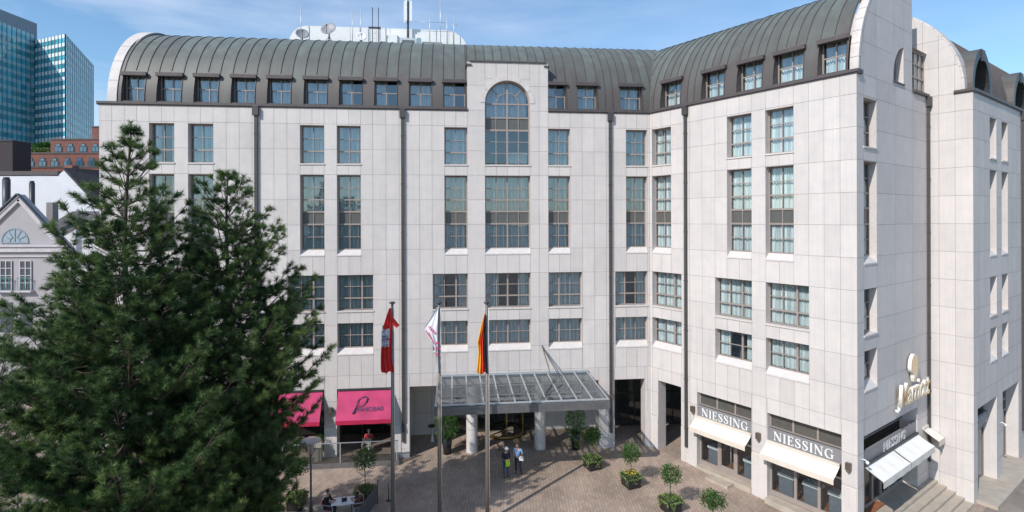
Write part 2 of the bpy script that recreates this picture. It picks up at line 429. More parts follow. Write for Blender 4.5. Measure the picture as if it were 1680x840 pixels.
def frame_meshes(w_, bands, cols, mull=()):
    """bands: list of (z0,z1,rows,kind) bottom to top. mull = column lines drawn heavier"""
    key = ('f', round(w_, 2), tuple(bands), cols, mull)
    if key in _cache: return _cache[key]
    f = MB(); g = MB(); sp = MB(); B, T = 0.065, 0.04
    H0, H1 = bands[0][0], bands[-1][1]
    f.box(0, B, 0, 0.10, H0, H1); f.box(w_ - B, w_, 0, 0.10, H0, H1)
    for i, (z0, z1, rows, kind) in enumerate(bands):
        t = 0.05
        f.box(B, w_ - B, 0.002, 0.098, z0, z0 + t); f.box(B, w_ - B, 0.002, 0.098, z1 - t, z1)
        if kind == 'p':
            sp.box(B, w_ - B, 0.05, 0.08, z0 + t, z1 - t)
            for c in range(1, cols):
                x = w_ * c / cols; f.box(x - T / 2, x + T / 2, 0.004, 0.05, z0 + t, z1 - t)
            continue
        g.poly([(B, 0.055, z0 + t), (w_ - B, 0.055, z0 + t), (w_ - B, 0.055, z1 - t), (B, 0.055, z1 - t)])
        for c in range(1, cols):
            tt = 0.10 if c in mull else T; x = w_ * c / cols
            f.box(x - tt / 2, x + tt / 2, 0.004 if tt == T else 0.0, 0.09, z0 + t, z1 - t)
        for r_ in range(1, rows):
            tt = 0.085 if (rows == 3 and r_ == 1) else T
            z = z0 + (z1 - z0) * r_ / rows; f.box(B, w_ - B, 0.006, 0.088, z - tt / 2, z + tt / 2)
    r = (f.mesh('window', FRAME), g.mesh('pane', GLASS) if g.f else None, sp.mesh('spandrel_panel', SPANDREL) if sp.f else None)
    _cache[key] = r; return r
wcount = [0]
def window(k, u0, u1, bands, cols, mull=(), slope=None, curt=None, rec=REC, curtains=True, sill=True, back=0.0):
    """one window of the hotel, its panes, panels, curtains and sill as sub-parts"""
    w_ = u1 - u0; h0 = bands[0][0]
    rel = tuple((round(a - h0, 3), round(b - h0, 3), r_, kd) for a, b, r_, kd in bands)
    fm, gm, sm_ = frame_meshes(w_, rel, cols, tuple(mull))
    P, a = FR[k]
    o = link('window', fm, hotel, fp(k, u0, -rec, h0) - P0, a)
    if gm: link('pane', gm, o)
    if sm_: link('spandrel_panel', sm_, o)
    wcount[0] += 1
    if curtains:
        for (z0, z1, rr, kd) in rel:
            if kd == 'p': continue
            op = curt if curt is not None else rng.choice([0, 0, 0, 0, 0, 1, 0, 2, 0, 0, 0, 0, 3])
            link('curtain', curtain_mesh(w_ - 0.1, z1 - z0 - 0.06, wcount[0] % 4, op), o, (0.05, 0.19, z0 + 0.03))
    if sill:
        s = MB(); d = rec
        if slope:
            s.raw([(-0.0, -d - 0.03, -slope), (w_, -d - 0.03, -slope), (w_, 0.0, -0.01), (0, 0.0, -0.01), (0, -d - 0.03, -slope - 0.07), (w_, -d - 0.03, -slope - 0.07), (w_, 0, -slope - 0.07), (0, 0, -slope - 0.07)],
                  [(0, 1, 2, 3), (4, 5, 1, 0), (5, 6, 2, 1), (7, 4, 0, 3), (7, 6, 5, 4)])
        else:
            s.box(-0.04, w_ + 0.04, -d - 0.05, -0.0, -0.10, -0.02)
        s.build('sill', STONE, o)
    return o

TOPB = [(18.30, 20.60, 3, 'g')]
BIGB = [(12.98, 14.54, 2, 'g'), (14.54, 15.32, 1, 'p'), (15.32, 17.55, 3, 'g')]
UPB = [(9.22, 11.39, 3, 'g')]
LOWB = [(6.87, 8.42, 2, 'g')]
SL = 0.33
def opens(lst):
    o = []
    for (u0, u1, kind) in lst:
        if kind == 'top': o.append((u0, u1, 18.22, 20.62))
        if kind == 'big': o.append((u0, u1, 12.98 - SL, 17.58))
        if kind == 'up': o.append((u0, u1, 9.14, 11.41))
        if kind == 'low': o.append((u0, u1, 6.87 - SL, 8.44))
    return o
OPENED = {('F', -14.05, 'up'), ('F', -10.75, 'up'), ('F', -2.32, 'up'), ('R', 4.79, 'low')}
def place(k, lst, topc=2, curt=None, rec=REC):
    for (u0, u1, kind) in lst:
        wide = u1 - u0
        cols = 2 if wide < 1.8 else (3 if wide < 2.5 else 4)
        mull = (2,) if cols == 4 else ((1,) if (cols == 3 and k == 'F' and u0 > -8) else ((2,) if cols == 3 else ()))
        b = dict(top=TOPB, big=BIGB, up=UPB, low=LOWB)[kind]
        window(k, u0, u1, b, cols, mull, slope=SL if kind in ('big', 'low') else None, curt=(1 if (k, u0, kind) in OPENED else curt), rec=rec)

# ---- facade F
NAR = [(-30.72, -29.32), (-28.53, -27.10), (-22.06, -20.63), (-19.87, -18.44), (-13.30, -11.87), (-6.70, -5.28), (-1.58, -0.16)]
WID = [(-31.46, -29.32), (-28.53, -26.37), (-22.81, -20.64), (-19.87, -17.71), (-14.05, -11.87), (-10.75, -7.87), (-6.70, -4.52), (-2.32, -0.16)]
FW = [(a, b, 'top') for a, b in NAR] + [(a, b, 'big') for a, b in NAR] + [(-10.75, -7.87, 'big')] + [(a, b, kd) for a, b in WID for kd in ('up', 'low')]
ARC = [(-29.2, -24.9), (-24.3, -20.67), (-19.90, -16.50), (-15.50, -3.44), (-2.40, -0.37)]
F_OPEN = opens(FW) + [(a, b, -1.6, 4.40) for a, b in ARC] + [(-10.75, -7.87, 18.22, 23.72)]
FX = subdiv([-33.49, -30.72, -29.32, -28.53, -27.10, -24.86, -24.36, -22.06, -20.63, -19.87, -18.44, -17.71, -16.10, -15.62, -13.30, -11.87, -10.75, -7.87, -6.70, -5.28, -2.90, -2.38, -1.58, -0.16, 0.0])
m = MB()
clad(m, FX, ZROWS, F_OPEN)
# centre gable above the cornice
GX = [x for x in FX if -11.9 < x < -6.6]
GX[0], GX[-1] = -11.87, -6.70
clad(m, GX, [21.72, 23.30, 24.78], [(-10.75, -7.87, 21.0, 23.72)])
cx, rr, zc = -9.31, 1.44, 22.20
for i in range(24):
    t0, t1 = pi - pi * i / 24, pi - pi * (i + 1) / 24
    x0, x1 = cx + rr * cos(t0), cx + rr * cos(t1)
    m.poly([(x0, 0, zc + rr * sin(t0)), (x1, 0, zc + rr * sin(t1)), (x1, 0, 23.75), (x0, 0, 23.75)])
    m.poly([(x0, 0, zc + rr * sin(t0)), (x1, 0, zc + rr * sin(t1)), (x1, REC, zc + rr * sin(t1)), (x0, REC, zc + rr * sin(t0))])
for (u0, u1, h0, h1) in opens(FW): reveal(m, u0, u1, h0, h1, REC + 0.1, bottom=False)
reveal(m, -10.75, -7.87, 18.22, 22.20, REC + 0.1, top=False)
for a, b in ARC: reveal(m, a, b, -1.0, 4.40, 0.75, bottom=False)
# gable cheeks going back into the roof
for x in (-11.87, -6.70): m.poly([(x, 0.0, 21.7), (x, 3.0, 21.7), (x, 3.0, 24.78), (x, 0, 24.78)])
m.poly([(-11.87, 0, 24.78), (-6.70, 0, 24.78), (-6.70, 3.0, 24.78), (-11.87, 3.0, 24.78)])
# left flank, inner dark wall, arcade soffit
m.poly([(-33.49, 0, -1.6), (-33.49, 11.2, -1.6), (-33.49, 11.2, 21.72), (-33.49, 0, 21.72)])
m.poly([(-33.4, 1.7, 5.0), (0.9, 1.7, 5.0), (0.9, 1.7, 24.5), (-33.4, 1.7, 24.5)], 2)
m.poly([(-33.4, 0.01, 4.43), (2.2, 0.01, 4.43), (4.2, 3.6, 4.43), (-33.4, 3.6, 4.43)], 0)
m.poly([(-33.4, 11.2, -1.6), (6.4, 11.2, -1.6), (6.4, 11.2, 21.8), (-33.4, 11.2, 21.8)], 0)
hpart(m, 'facade_wall', [STONE, JOINT, INTERIOR], 'F')
place('F', [w_ for w_ in FW if w_[2] in ('top', 'big')])
place('F', [w_ for w_ in FW if w_[2] in ('up', 'low')])
# arch moulding round the tall centre window
m = MB()
N_ = 30
for r0, r1, y in ((1.44, 1.74, -0.03),):
    for i in range(N_):
        t0, t1 = pi * i / N_, pi * (i + 1) / N_
        if i % 5 == 4: t1 -= 0.012
        P = [(cx + r * cos(t), y, zc + r * sin(t)) for r, t in ((r0, t0), (r1, t0), (r1, t1), (r0, t1))]
        Q = [(x, 0.0, z) for x, y_, z in P]
        m.raw(P + Q, [(0, 1, 2, 3), (1, 5, 6, 2), (0, 3, 7, 4), (0, 4, 5, 1), (3, 2, 6, 7)])
hpart(m, 'arch_moulding', STONE, 'F')
# tall arched window: frames by hand
def arch_window():
    f = MB(); g = MB(); sp = MB()
    u0, u1 = -10.75, -7.87; W = u1 - u0; B = 0.07; T = 0.045; z0 = 18.30; c = W / 2
    zs = [18.30, 20.52, 21.32, 22.20]
    Z = lambda z: z - z0
    f.box(0, B, 0, 0.1, 0, Z(22.2)); f.box(W - B, W, 0, 0.1, 0, Z(22.2))
    for z, t in ((18.30, 0.10), (20.52, 0.12), (21.32, 0.10), (22.20, 0.09)):
        f.box(B, W - B, 0.002, 0.098, Z(z) - (0 if z == 18.30 else t / 2), Z(z) + t / 2)
    for x in (W / 4, W / 2, 3 * W / 4):
        t = 0.11 if x == W / 2 else T
        f.box(x - t / 2, x + t / 2, 0.0, 0.09, 0.05, Z(22.2))
    f.box(c - 0.055, c + 0.055, 0.001, 0.09, Z(22.2), Z(23.6))
    for z in (19.04, 19.78): f.box(B, W - B, 0.006, 0.088, Z(z) - 0.02, Z(z) + 0.02)
    for r0, r1 in ((1.37, 1.44), (0.70, 0.745)):
        n = 28
        for i in range(n):
            t0, t1 = pi * i / n, pi * (i + 1) / n
            P = [(c + r * cos(t), 0.003, Z(22.2) + r * sin(t)) for r, t in ((r0, t0), (r1, t0), (r1, t1), (r0, t1))]
            Q = [(x, 0.092, z) for x, _, z in P]
            f.raw(P + Q, [(0, 1, 2, 3), (7, 6, 5, 4), (0, 4, 5, 1), (2, 6, 7, 3), (0, 3, 7, 4), (1, 5, 6, 2)])
    for t in (pi / 4, 3 * pi / 4):
        f.bar((c + 0.74 * cos(t), 0.045, Z(22.2) + 0.74 * sin(t)), (c + 1.38 * cos(t), 0.045, Z(22.2) + 1.38 * sin(t)), 0.08, 0.05)
    g.poly([(B, 0.055, 0.1), (W - B, 0.055, 0.1), (W - B, 0.055, Z(20.5)), (B, 0.055, Z(20.5))])
    g.poly([(B, 0.055, Z(21.36)), (W - B, 0.055, Z(21.36)), (W - B, 0.055, Z(22.2))] + [(c + 1.38 * cos(pi * i / 24), 0.055, Z(22.2) + 1.38 * sin(pi * i / 24)) for i in range(1, 24)] + [(B, 0.055, Z(22.2))])
    sp.box(B, W - B, 0.05, 0.08, Z(20.57), Z(21.28))
    P, a = FR['F']
    o = f.build('window', FRAME, hotel, fp('F', u0, -REC, z0) - P0, a)
    tag(o, 'tall arched window of the centre gable')
    g.build('pane', GLASS, o); sp.build('spandrel_panel', SPANDREL, o)
    link('curtain', curtain_mesh(W - 0.2, 2.2, 3, 0), o, (0.1, 0.3, Z(21.4)))
    link('curtain', curtain_mesh(W - 0.2, 0.75, 2, 3), o, (0.1, 0.3, 0.1))
    s = MB(); s.box(-0.04, W + 0.04, -REC - 0.05, 0, -0.10, -0.02); s.build('sill', STONE, o)
arch_window()

# ---- facade R
RN = [(0.20, 1.69), (5.57, 7.04), (7.84, 9.33)]
RWD = [(0.20, 2.45), (4.79, 7.04), (7.84, 10.08)]
RW = [(a, b, kd) for a, b in RN for kd in ('top', 'big')] + [(a, b, kd) for a, b in RWD for kd in ('up', 'low')]
R_ARC = [(0.65, 2.40)]
R_SHOP = [(3.55, 7.00), (7.90, 11.58)]
RX = subdiv([0.0, 0.20, 1.69, 2.60, 3.05, 4.79, 5.57, 7.04, 7.84, 9.33, 10.08, 12.29])
m = MB()
clad(m, RX, ZROWS, opens(RW) + [(a, b, -1.6, 4.43) for a, b in R_ARC + R_SHOP])
for q in opens(RW): reveal(m, *q, REC + 0.1, bottom=False)
for a, b in R_ARC: reveal(m, a, b, -1, 4.43, 0.75, bottom=False)
for a, b in R_SHOP: reveal(m, a, b, -1, 4.43, 0.45, bottom=False)
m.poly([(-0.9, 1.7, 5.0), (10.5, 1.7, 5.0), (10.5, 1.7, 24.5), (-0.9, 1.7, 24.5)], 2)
m.poly([(-2.0, 0.01, 4.46), (3.3, 0.01, 4.46), (3.3, 3.6, 4.46), (-4.0, 3.6, 4.46)], 0)
m.poly([(3.2, 0.02, -1), (3.2, 3.6, -1), (3.2, 3.6, 4.46), (3.2, 0.02, 4.46)], 0)
hpart(m, 'facade_wall', [STONE, JOINT, INTERIOR], 'R')
place('R', RW, curt=None)

# ---- facade E (corner to the junction with the far block)
EW = [(0.74, 2.25, kd) for kd in ('top', 'big', 'up', 'low')]
E_SHOP = (0.66, 7.56)
EX = subdiv([0, 0.74, 2.25, 4.6, 6.95, 9.34], 2.3)
m = MB()
clad(m, EX, ZROWS, opens(EW) + [(*E_SHOP, -1.6, 4.40)])
for q in opens(EW): reveal(m, *q, REC + 0.1, bottom=False)
reveal(m, *E_SHOP, -1.6, 4.40, 0.85, bottom=False)
m.poly([(1.7, 1.7, 5.0), (9.3, 1.7, 5.0), (9.3, 1.7, 21.6), (1.7, 1.7, 21.6)], 2)
# gable over the vault end: quarter curve up to the crown, then a straight edge
RH, RV = 5.6, 5.5
reg = [(0.45, 21.72), (6.95, 21.72), (6.95, 27.6)] + [(0.45 + 5.75 - 5.75 * cos(t), 21.85 + 5.74 * sin(t)) for t in [pi / 2 * (1 - i / 26) for i in range(27)]]
gaz = [21.72, 23.30, 24.85, 26.4, 27.9]
qa, qb, qz0, qz1 = 4.35, 5.75, 21.95, 23.85
clad(m, [0.0, 0.74, 2.25, qa, qb, 6.95], gaz, [(qa, qb, qz0, qz1)], region=reg)
n = 14
for i in range(n):
    t0, t1 = pi - pi / 2 * i / n, pi - pi / 2 * (i + 1) / n
    x0, x1 = qb + (qb - qa) * cos(t0), qb + (qb - qa) * cos(t1); z0, z1 = qz0 + (qz1 - qz0) * sin(t0), qz0 + (qz1 - qz0) * sin(t1)
    m.poly([(x0, 0, z0), (x1, 0, z1), (x1, 0, qz1), (x0, 0, qz1)]); m.poly([(x0, 0, z0), (x1, 0, z1), (x1, 0.4, z1), (x0, 0.4, z0)])
m.poly([(qb, 0, qz0), (qb, 0.4, qz0), (qb, 0.4, qz1), (qb, 0, qz1)]); m.poly([(qa, 0, qz0), (qb, 0, qz0), (qb, 0.4, qz0), (qa, 0.4, qz0)])
# side of the gable slab and the recessed link wall beside it
m.poly([(6.95, 0, 21.72), (6.95, 1.2, 21.72), (6.95, 1.2, 27.8), (6.95, 0, 27.8)])
m.poly([(6.95, 0.25, 21.72), (7.05, 0.25, 21.72), (7.05, 0.25, 24.3), (6.95, 0.25, 24.3)])
m.poly([(6.95, 0.05, 24.2), (9.33, 0.05, 24.2), (9.33, 2.5, 24.2), (6.95, 2.5, 24.2)])
m.poly([(6.95, 0.0, 21.72), (9.36, 0.0, 21.72), (9.36, 2.0, 21.72), (6.95, 2.0, 21.72)])
hpart(m, 'facade_wall', [STONE, JOINT, INTERIOR], 'E')
place('E', EW, curt=0)
window('E', 7.05, 9.25, [(21.95, 24.1, 3, 'g')], 3, (), rec=0.16, curt=0, sill=False)
def quarter_window():
    f = MB(); g = MB(); w_, h_ = qb - qa, qz1 - qz0
    arc = [(w_ + w_ * cos(t), h_ * sin(t)) for t in [pi - pi / 2 * i / 14 for i in range(15)]]
    f.box(w_ - 0.06, w_, 0, 0.08, 0, h_); f.box(0, w_ - 0.06, 0.002, 0.078, 0, 0.07); f.box(0.08, w_ - 0.06, 0.004, 0.07, 0.85, 0.9)
    for a, b in zip(arc, arc[1:]): f.bar((a[0], 0.04, a[1]), (b[0], 0.04, b[1]), 0.07, 0.09)
    g.poly([(w_, 0.05, 0)] + [(0, 0.05, 0)] + [(x, 0.05, z) for x, z in arc[1:]])
    o = f.build('window', FRAME, hotel, fp('E', qa, -0.33, qz0) - P0, AE); g.build('pane', GLASS, o)
    tag(o, 'quarter-round window in the right gable')
    s = MB(); s.box(-0.05, w_ + 0.05, -0.38, 0, -0.09, -0.01); s.build('sill', COPTRIM, o)
    b = MB(); b.poly([(0, 0.5, 0), (w_, 0.5, 0), (w_, 0.5, h_), (0, 0.5, h_)]); b.build('blind', CURTAIN, o)
quarter_window()

# ---- far block: B faces the plaza, E2 runs down the side street
BXS = subdiv([0, 0.5, 1.23, 2.02], 0.75)
m = MB()
clad(m, BXS, ZROWS, [])
regB = [(-3.4, 21.72), (1.55, 21.72), (1.55, 21.85)] + [(1.55 - 5.75 + 5.75 * cos(t), 21.85 + 5.74 * sin(t)) for t in [pi / 2 * i / 26 for i in range(1, 27)]] + [(-4.2, 26.0)]
clad(m, [-4.2, -2.9, -2.0, -1.0, -0.25, 0.5, 1.23, 2.02], gaz, [], region=regB)
hpart(m, 'facade_wall', [STONE, JOINT], 'B')
E2L = 34.0
E2N = [(3.05, 4.40), (5.49, 6.84), (12.6, 13.95), (15.0, 16.4), (20, 21.4), (22.4, 23.8)]
E2W = [(a, b, kd) for a, b in E2N for kd in ('top', 'big', 'up', 'low')]
E2A = [(0.65, 4.35), (5.55, 9.2), (10.9, 14.6), (15.6, 19.3)]
m = MB()
clad(m, subdiv([0, 3.05, 4.40, 5.49, 6.84, 9.9, 12.6, 13.95, 15.0, 16.4, 20, 21.4, 22.4, 23.8, 28, E2L], 1.1), ZROWS, opens(E2W) + [(a, b, -1.6, 4.35) for a, b in E2A])
for q in opens(E2W): reveal(m, *q, REC + 0.1, bottom=False)
for a, b in E2A:
    reveal(m, a, b, -1.2, 4.35, 0.9, bottom=False)
m.poly([(1.7, 1.9, 5), (E2L, 1.9, 5), (E2L, 1.9, 21.5), (1.7, 1.9, 21.5)], 2)
m.poly([(E2L, 0, -1.6), (E2L, 11.2, -1.6), (E2L, 11.2, 21.7), (E2L, 0, 21.7)])
hpart(m, 'facade_wall', [STONE, JOINT, INTERIOR], 'E2')
place('E2', E2W, curt=0)
# ------------------------------------------------------------ vaulted copper roofs
def prof(t, rh=RH, rv=RV): return rh * (1 - cos(t)), ROOF_H + rv * sin(t)
NT = 34
TT = [pi * i / NT for i in range(NT + 1)]
def vault(k, ua, ub, lim0, lim1, dorm=(), step=0.56, off=0.0, name='roof', gab=None, tmax=pi):
    """dorm: openings (u0,u1); lim0/lim1(d) clamp u for mitred ends"""
    zt = 23.62
    brk = [ua]
    maj = sorted(set([ua, ub] + [x for d in dorm for x in d] + list(gab[:2] if gab else [])))
    for a, b in zip(maj, maj[1:]):
        n = max(1, round((b - a) / step)); brk += [a + (b - a) * i / n for i in range(1, n + 1)]
    T2 = sorted(set([t for t in TT if t <= tmax] + [math.asin((zt - ROOF_H) / RV)] + ([math.asin((gab[2] - ROOF_H) / RV)] if gab else [])))
    m = MB(); ribs = MB()
    for a, b in zip(brk, brk[1:]):
        mid = (a + b) / 2; ind = any(d0 < mid < d1 for d0, d1 in dorm)
        inG = gab and gab[0] < mid < gab[1]
        rows = []; 
        for t in T2:
            d, z = prof(t); d += off
            x0, x1 = max(a, lim0(d)), min(b, lim1(d))
            rows.append(((x0, d, z), (x1, d, z), x1 > x0 + 1e-4, z, t))
        V = []; F = []; idx = {}
        for i in range(len(rows) - 1):
            r0, r1 = rows[i], rows[i + 1]
            if not (r0[2] or r1[2]): continue
            if ind and r0[4] < pi / 2 and (r0[3] + r1[3]) / 2 < zt: continue
            if inG and r0[4] < pi / 2 and (r0[3] + r1[3]) / 2 < gab[2]: continue
            q = []
            for r_, j in ((r0, 0), (r0, 1), (r1, 1), (r1, 0)):
                p = r_[j] if r_[2] else (((r_[0][0] + r_[1][0]) / 2), r_[0][1], r_[0][2])
                if not r_[2]:
                    p = (max(a, min(b, lim1(r_[0][1]) if lim1(r_[0][1]) < a + 1e9 and r_[1][0] <= a else lim0(r_[0][1]))), r_[0][1], r_[0][2])
                key = (i if r_ is r0 else i + 1, j)
                if key not in idx: idx[key] = len(V); V.append(p)
                q.append(idx[key])
            F.append(tuple(q))
        m.raw(V, F, 0, True)
        # standing seam on the edge a
        run = []
        def flush(run):
            if len(run) < 2: return
            V = []; w2, hh = 0.013, 0.04
            for (d, z, t) in run:
                nx, nz_ = -cos(t) / 1.0, sin(t)
                for s_, o_ in ((-w2, -0.01), (-w2, hh), (w2, hh), (w2, -0.01)): V.append((a + s_, d + nx * o_, z + nz_ * o_))
            n = len(run)
            ribs.raw(V, [(i * 4 + j, i * 4 + j + 1, (i + 1) * 4 + j + 1, (i + 1) * 4 + j) for i in range(n - 1) for j in range(3)])
        ind2 = any(d0 + 0.01 < a < d1 - 0.01 for d0, d1 in dorm)
        for t in T2:
            d, z = prof(t); d += off
            ok = lim0(d) < a < lim1(d) and not (ind2 and t < pi / 2 and z < zt + 0.02)
            if gab and gab[0] - 0.01 < a < gab[1] + 0.01 and t < pi / 2 and z < gab[2]: ok = False
            if ok: run.append((d, z, t))
            else: flush(run); run = []
        flush(run)
    o = hpart(m, name, COPPER, k)
    P, an = FR[k]
    ribs.build('standing_seam', COPTRIM, o)
    return o
INF = 1e6
FD = [(-32.28, -30.98)] + [(c - 0.70, c + 0.70) for c in (-29.62, -27.52, -25.40, -23.30, -21.15, -19.05, -16.92, -14.80, -12.68)] + [(-6.68, -5.50), (-4.78, -3.45), (-1.95, -0.45)]
RD = [(0.87, 2.40), (3.87, 5.38), (6.16, 7.65), (8.26, 9.82), (10.52, 11.83)]
roofF = vault('F', -32.5, 7.4, lambda d: -INF, lambda d: d * 0.57735, [d for d in FD], gab=(-11.87, -6.70, 24.7))
roofR = vault('R', -7.0, 11.9, lambda d: -d * 0.57735, lambda d: INF, RD, tmax=1.80)
vault('E2', 0.95, E2L, lambda d: -INF, lambda d: INF, [(1.0, 4.1), (8.9, 12.6), (17.5, 21.2)], off=0.45)

def dormer(k, u0, u1, z0=21.95, z1=23.60):
    """recessed dormer: copper cheeks and hood box, window with panes"""
    w_ = u1 - u0; P, a = FR[k]
    b = MB(); dy = 0.62
    n = 8
    for x in (0.0, w_):                              # cheeks from the roof skin back to the window
        pts = []
        for i in range(n + 1):
            z = z0 - 0.1 + (z1 + 0.02 - z0 + 0.1) * i / n
            t = math.asin(max(0, min(1, (z - ROOF_H) / RV))); pts.append((x, RH * (1 - cos(t)), z))
        b.poly([(x, dy, z1 + 0.02), (x, dy, z0 - 0.1)] + pts)
    b.box(-0.04, w_ + 0.04, 0.13, dy + 0.2, z1 - 0.02, z1 + 0.02)
    b.box(-0.06, w_ + 0.06, 0.02, 0.24, z1 - 0.15, z1 + 0.06)     # hood box
    b.box(0.0, w_, 0.02, dy, z0 - 0.12, z0 - 0.02)
    loc = fp(k, u0, 0, 0) - P0
    o = b.build('dormer', COPTRIM, hotel, loc, a)
    f = MB(); B = 0.07
    f.box(0, B, 0, 0.09, 0, z1 - z0); f.box(w_ - B, w_, 0, 0.09, 0, z1 - z0)
    f.box(B, w_ - B, 0.002, 0.088, 0, 0.08); f.box(B, w_ - B, 0.002, 0.088, z1 - z0 - 0.07, z1 - z0)
    f.box(w_ / 2 - 0.03, w_ / 2 + 0.03, 0.004, 0.08, 0.08, z1 - z0 - 0.07)
    f.box(B, w_ - B, 0.006, 0.078, (z1 - z0) / 2 - 0.03, (z1 - z0) / 2 + 0.03)
    f.build('window_frame', FRAME, o, (0, dy - 0.1, z0))
    g = MB(); g.poly([(B, dy - 0.05, z0 + 0.05), (w_ - B, dy - 0.05, z0 + 0.05), (w_ - B, dy - 0.05, z1 - 0.05), (B, dy - 0.05, z1 - 0.05)])
    g.build('pane', GLASS, o)
    link('curtain', curtain_mesh(w_ - 0.1, z1 - z0 - 0.08, int(abs(u0) * 3) % 4, rng.choice([0, 0, 0, 2])), o, (0.05, dy + 0.15, z0 + 0.04))
    return o
for d in FD: dormer('F', *d)
for d in RD: dormer('R', *d)
def arch_dormer(k, u0, u1):
    w_ = u1 - u0; c = w_ / 2; zb = 21.95; n = 24; H = 2.45
    b = MB(); ro, ri = c, c - 0.33
    y0 = 0.12
    A = [(c + ro * cos(t), zb + H * sin(t)) for t in [pi - pi * i / n for i in range(n + 1)]]
    I = [(c + ri * cos(t), zb + (H - 0.5) * sin(t)) for t in [pi - pi * i / n for i in range(n + 1)]]
    for i in range(n):
        b.poly([(A[i][0], y0, A[i][1]), (A[i + 1][0], y0, A[i + 1][1]), (I[i + 1][0], y0, I[i + 1][1]), (I[i][0], y0, I[i][1])], 1)
        b.poly([(A[i][0], y0, A[i][1]), (A[i][0], 2.6, A[i][1]), (A[i + 1][0], 2.6, A[i + 1][1]), (A[i + 1][0], y0, A[i + 1][1])], 0)
        b.poly([(I[i][0], y0, I[i][1]), (I[i][0], 0.9, I[i][1]), (I[i + 1][0], 0.9, I[i + 1][1]), (I[i + 1][0], y0, I[i + 1][1])], 1)
    b.box(c - 0.2, c + 0.2, 0.04, 0.16, zb + 1.75, zb + 2.35, 1)
    o = b.build('arched_dormer', [COPPER, DARKMETAL], hotel, fp(k, u0) - P0, FR[k][1])
    f = MB(); f.box(c - 0.04, c + 0.04, 0.8, 0.88, zb, zb + H - 0.5); f.box(0.35, w_ - 0.35, 0.8, 0.87, zb + 0.9, zb + 0.96)
    f.build('window_frame', FRAME, o)
    g = MB(); g.poly([(p[0], 0.86, p[1]) for p in I]); g.build('pane', GLASS, o)
for d in ((0.45, 4.1), (8.9, 12.6), (17.5, 21.2)): arch_dormer('E2', *d)

# stone rims on the gable ends
def rim(k, ua, ub, springy, name='gable_rim', half=False, n=40, rin=(5.5, 5.4), rout=(5.8, 5.78), wall=None):
    m = MB(); T = [(pi / 2 if half else pi) * i / n for i in range(n + 1)]
    for i in range(n):
        t0, t1 = T[i], T[i + 1]
        if i % 3 == 2: t1 -= 0.004
        def P(r, t, x): return (x, springy + 5.6 - r[0] * cos(t), ROOF_H + r[1] * sin(t))
        v = [P(rin, t0, ua), P(rout, t0, ua), P(rout, t1, ua), P(rin, t1, ua), P(rin, t0, ub), P(rout, t0, ub), P(rout, t1, ub), P(rin, t1, ub)]
        m.raw(v, [(0, 1, 2, 3), (4, 7, 6, 5), (1, 5, 6, 2), (0, 3, 7, 4), (0, 4, 5, 1), (3, 2, 6, 7)])
    if wall is not None:
        m.poly([(wall, springy + 5.6 - 5.6 * cos(t), ROOF_H + 5.5 * sin(t)) for t in T])
    return hpart(m, name, STONE, k)
rim('F', -33.15, -32.42, 0.35, wall=-33.1)
rim('R', 11.88, 12.27, 0.45, half=True)
# rim of the far block's gable: arc lies in facade B, runs back along E2
rim('E2', 0.02, 0.95, 0.55, half=True, wall=None)
# dark flashing beside the rims
m = MB()
for i in range(40):
    t0, t1 = pi * i / 40, pi * (i + 1) / 40
    P = lambda r, t, x: (x, 0.35 + 5.6 - r * cos(t), ROOF_H + (r - 0.05) * sin(t))
    m.poly([P(5.78, t0, -32.42), P(5.78, t1, -32.42), P(5.78, t1, -32.30), P(5.78, t0, -32.30)])
    m.poly([P(5.78, t0, -32.30), P(5.78, t1, -32.30), P(5.55, t1, -32.30), P(5.55, t0, -32.30)])
hpart(m, 'rim_flashing', COPTRIM, 'F')
# cornices
def cornice(k, u0, u1, h=21.72, t=0.14, o=0.10, back=0.5):
    m = MB(); m.box(u0, u1, -o, back, h, h + t); m.box(u0, u1, -o + 0.05, back, h - 0.06, h); hpart(m, 'cornice', COPTRIM, k)
cornice('F', -33.6, -11.87); cornice('F', -6.70, 0.05); cornice('R', -0.05, 12.38)
cornice('E', 0.0, 0.5); cornice('E', 6.98, 9.33); cornice('B', 1.2, 2.1); cornice('E2', 0.1, E2L)
m = MB(); m.box(-11.72, -6.85, -0.08, 3.0, 24.78, 24.86); m.box(-11.95, -11.60, -0.09, 3.0, 24.55, 24.63); m.box(-6.97, -6.62, -0.09, 3.0, 24.55, 24.63)
hpart(m, 'gable_coping', COPTRIM, 'F')
# downpipes with hopper heads
def downpipe(k, u, z0=0.0, top=21.70, w_=0.18, slot=True):
    m = MB()
    m.box(u - 0.17, u + 0.17, -0.22, -0.01, top - 0.55, top)
    m.box(u - w_ / 2, u + w_ / 2, -0.13, -0.02, z0 + 1.0, top - 0.55)
    for z in range(2, 21, 3): m.box(u - w_ / 2 - 0.02, u + w_ / 2 + 0.02, -0.145, -0.015, z, z + 0.06)
    hpart(m, 'downpipe', PIPE, k)
downpipe('F', -24.61); downpipe('F', -15.88); downpipe('F', -2.65); downpipe('R', 2.82, -0.1, w_=0.17)
downpipe('E', 9.18, w_=0.16); downpipe('E2', 10.1)

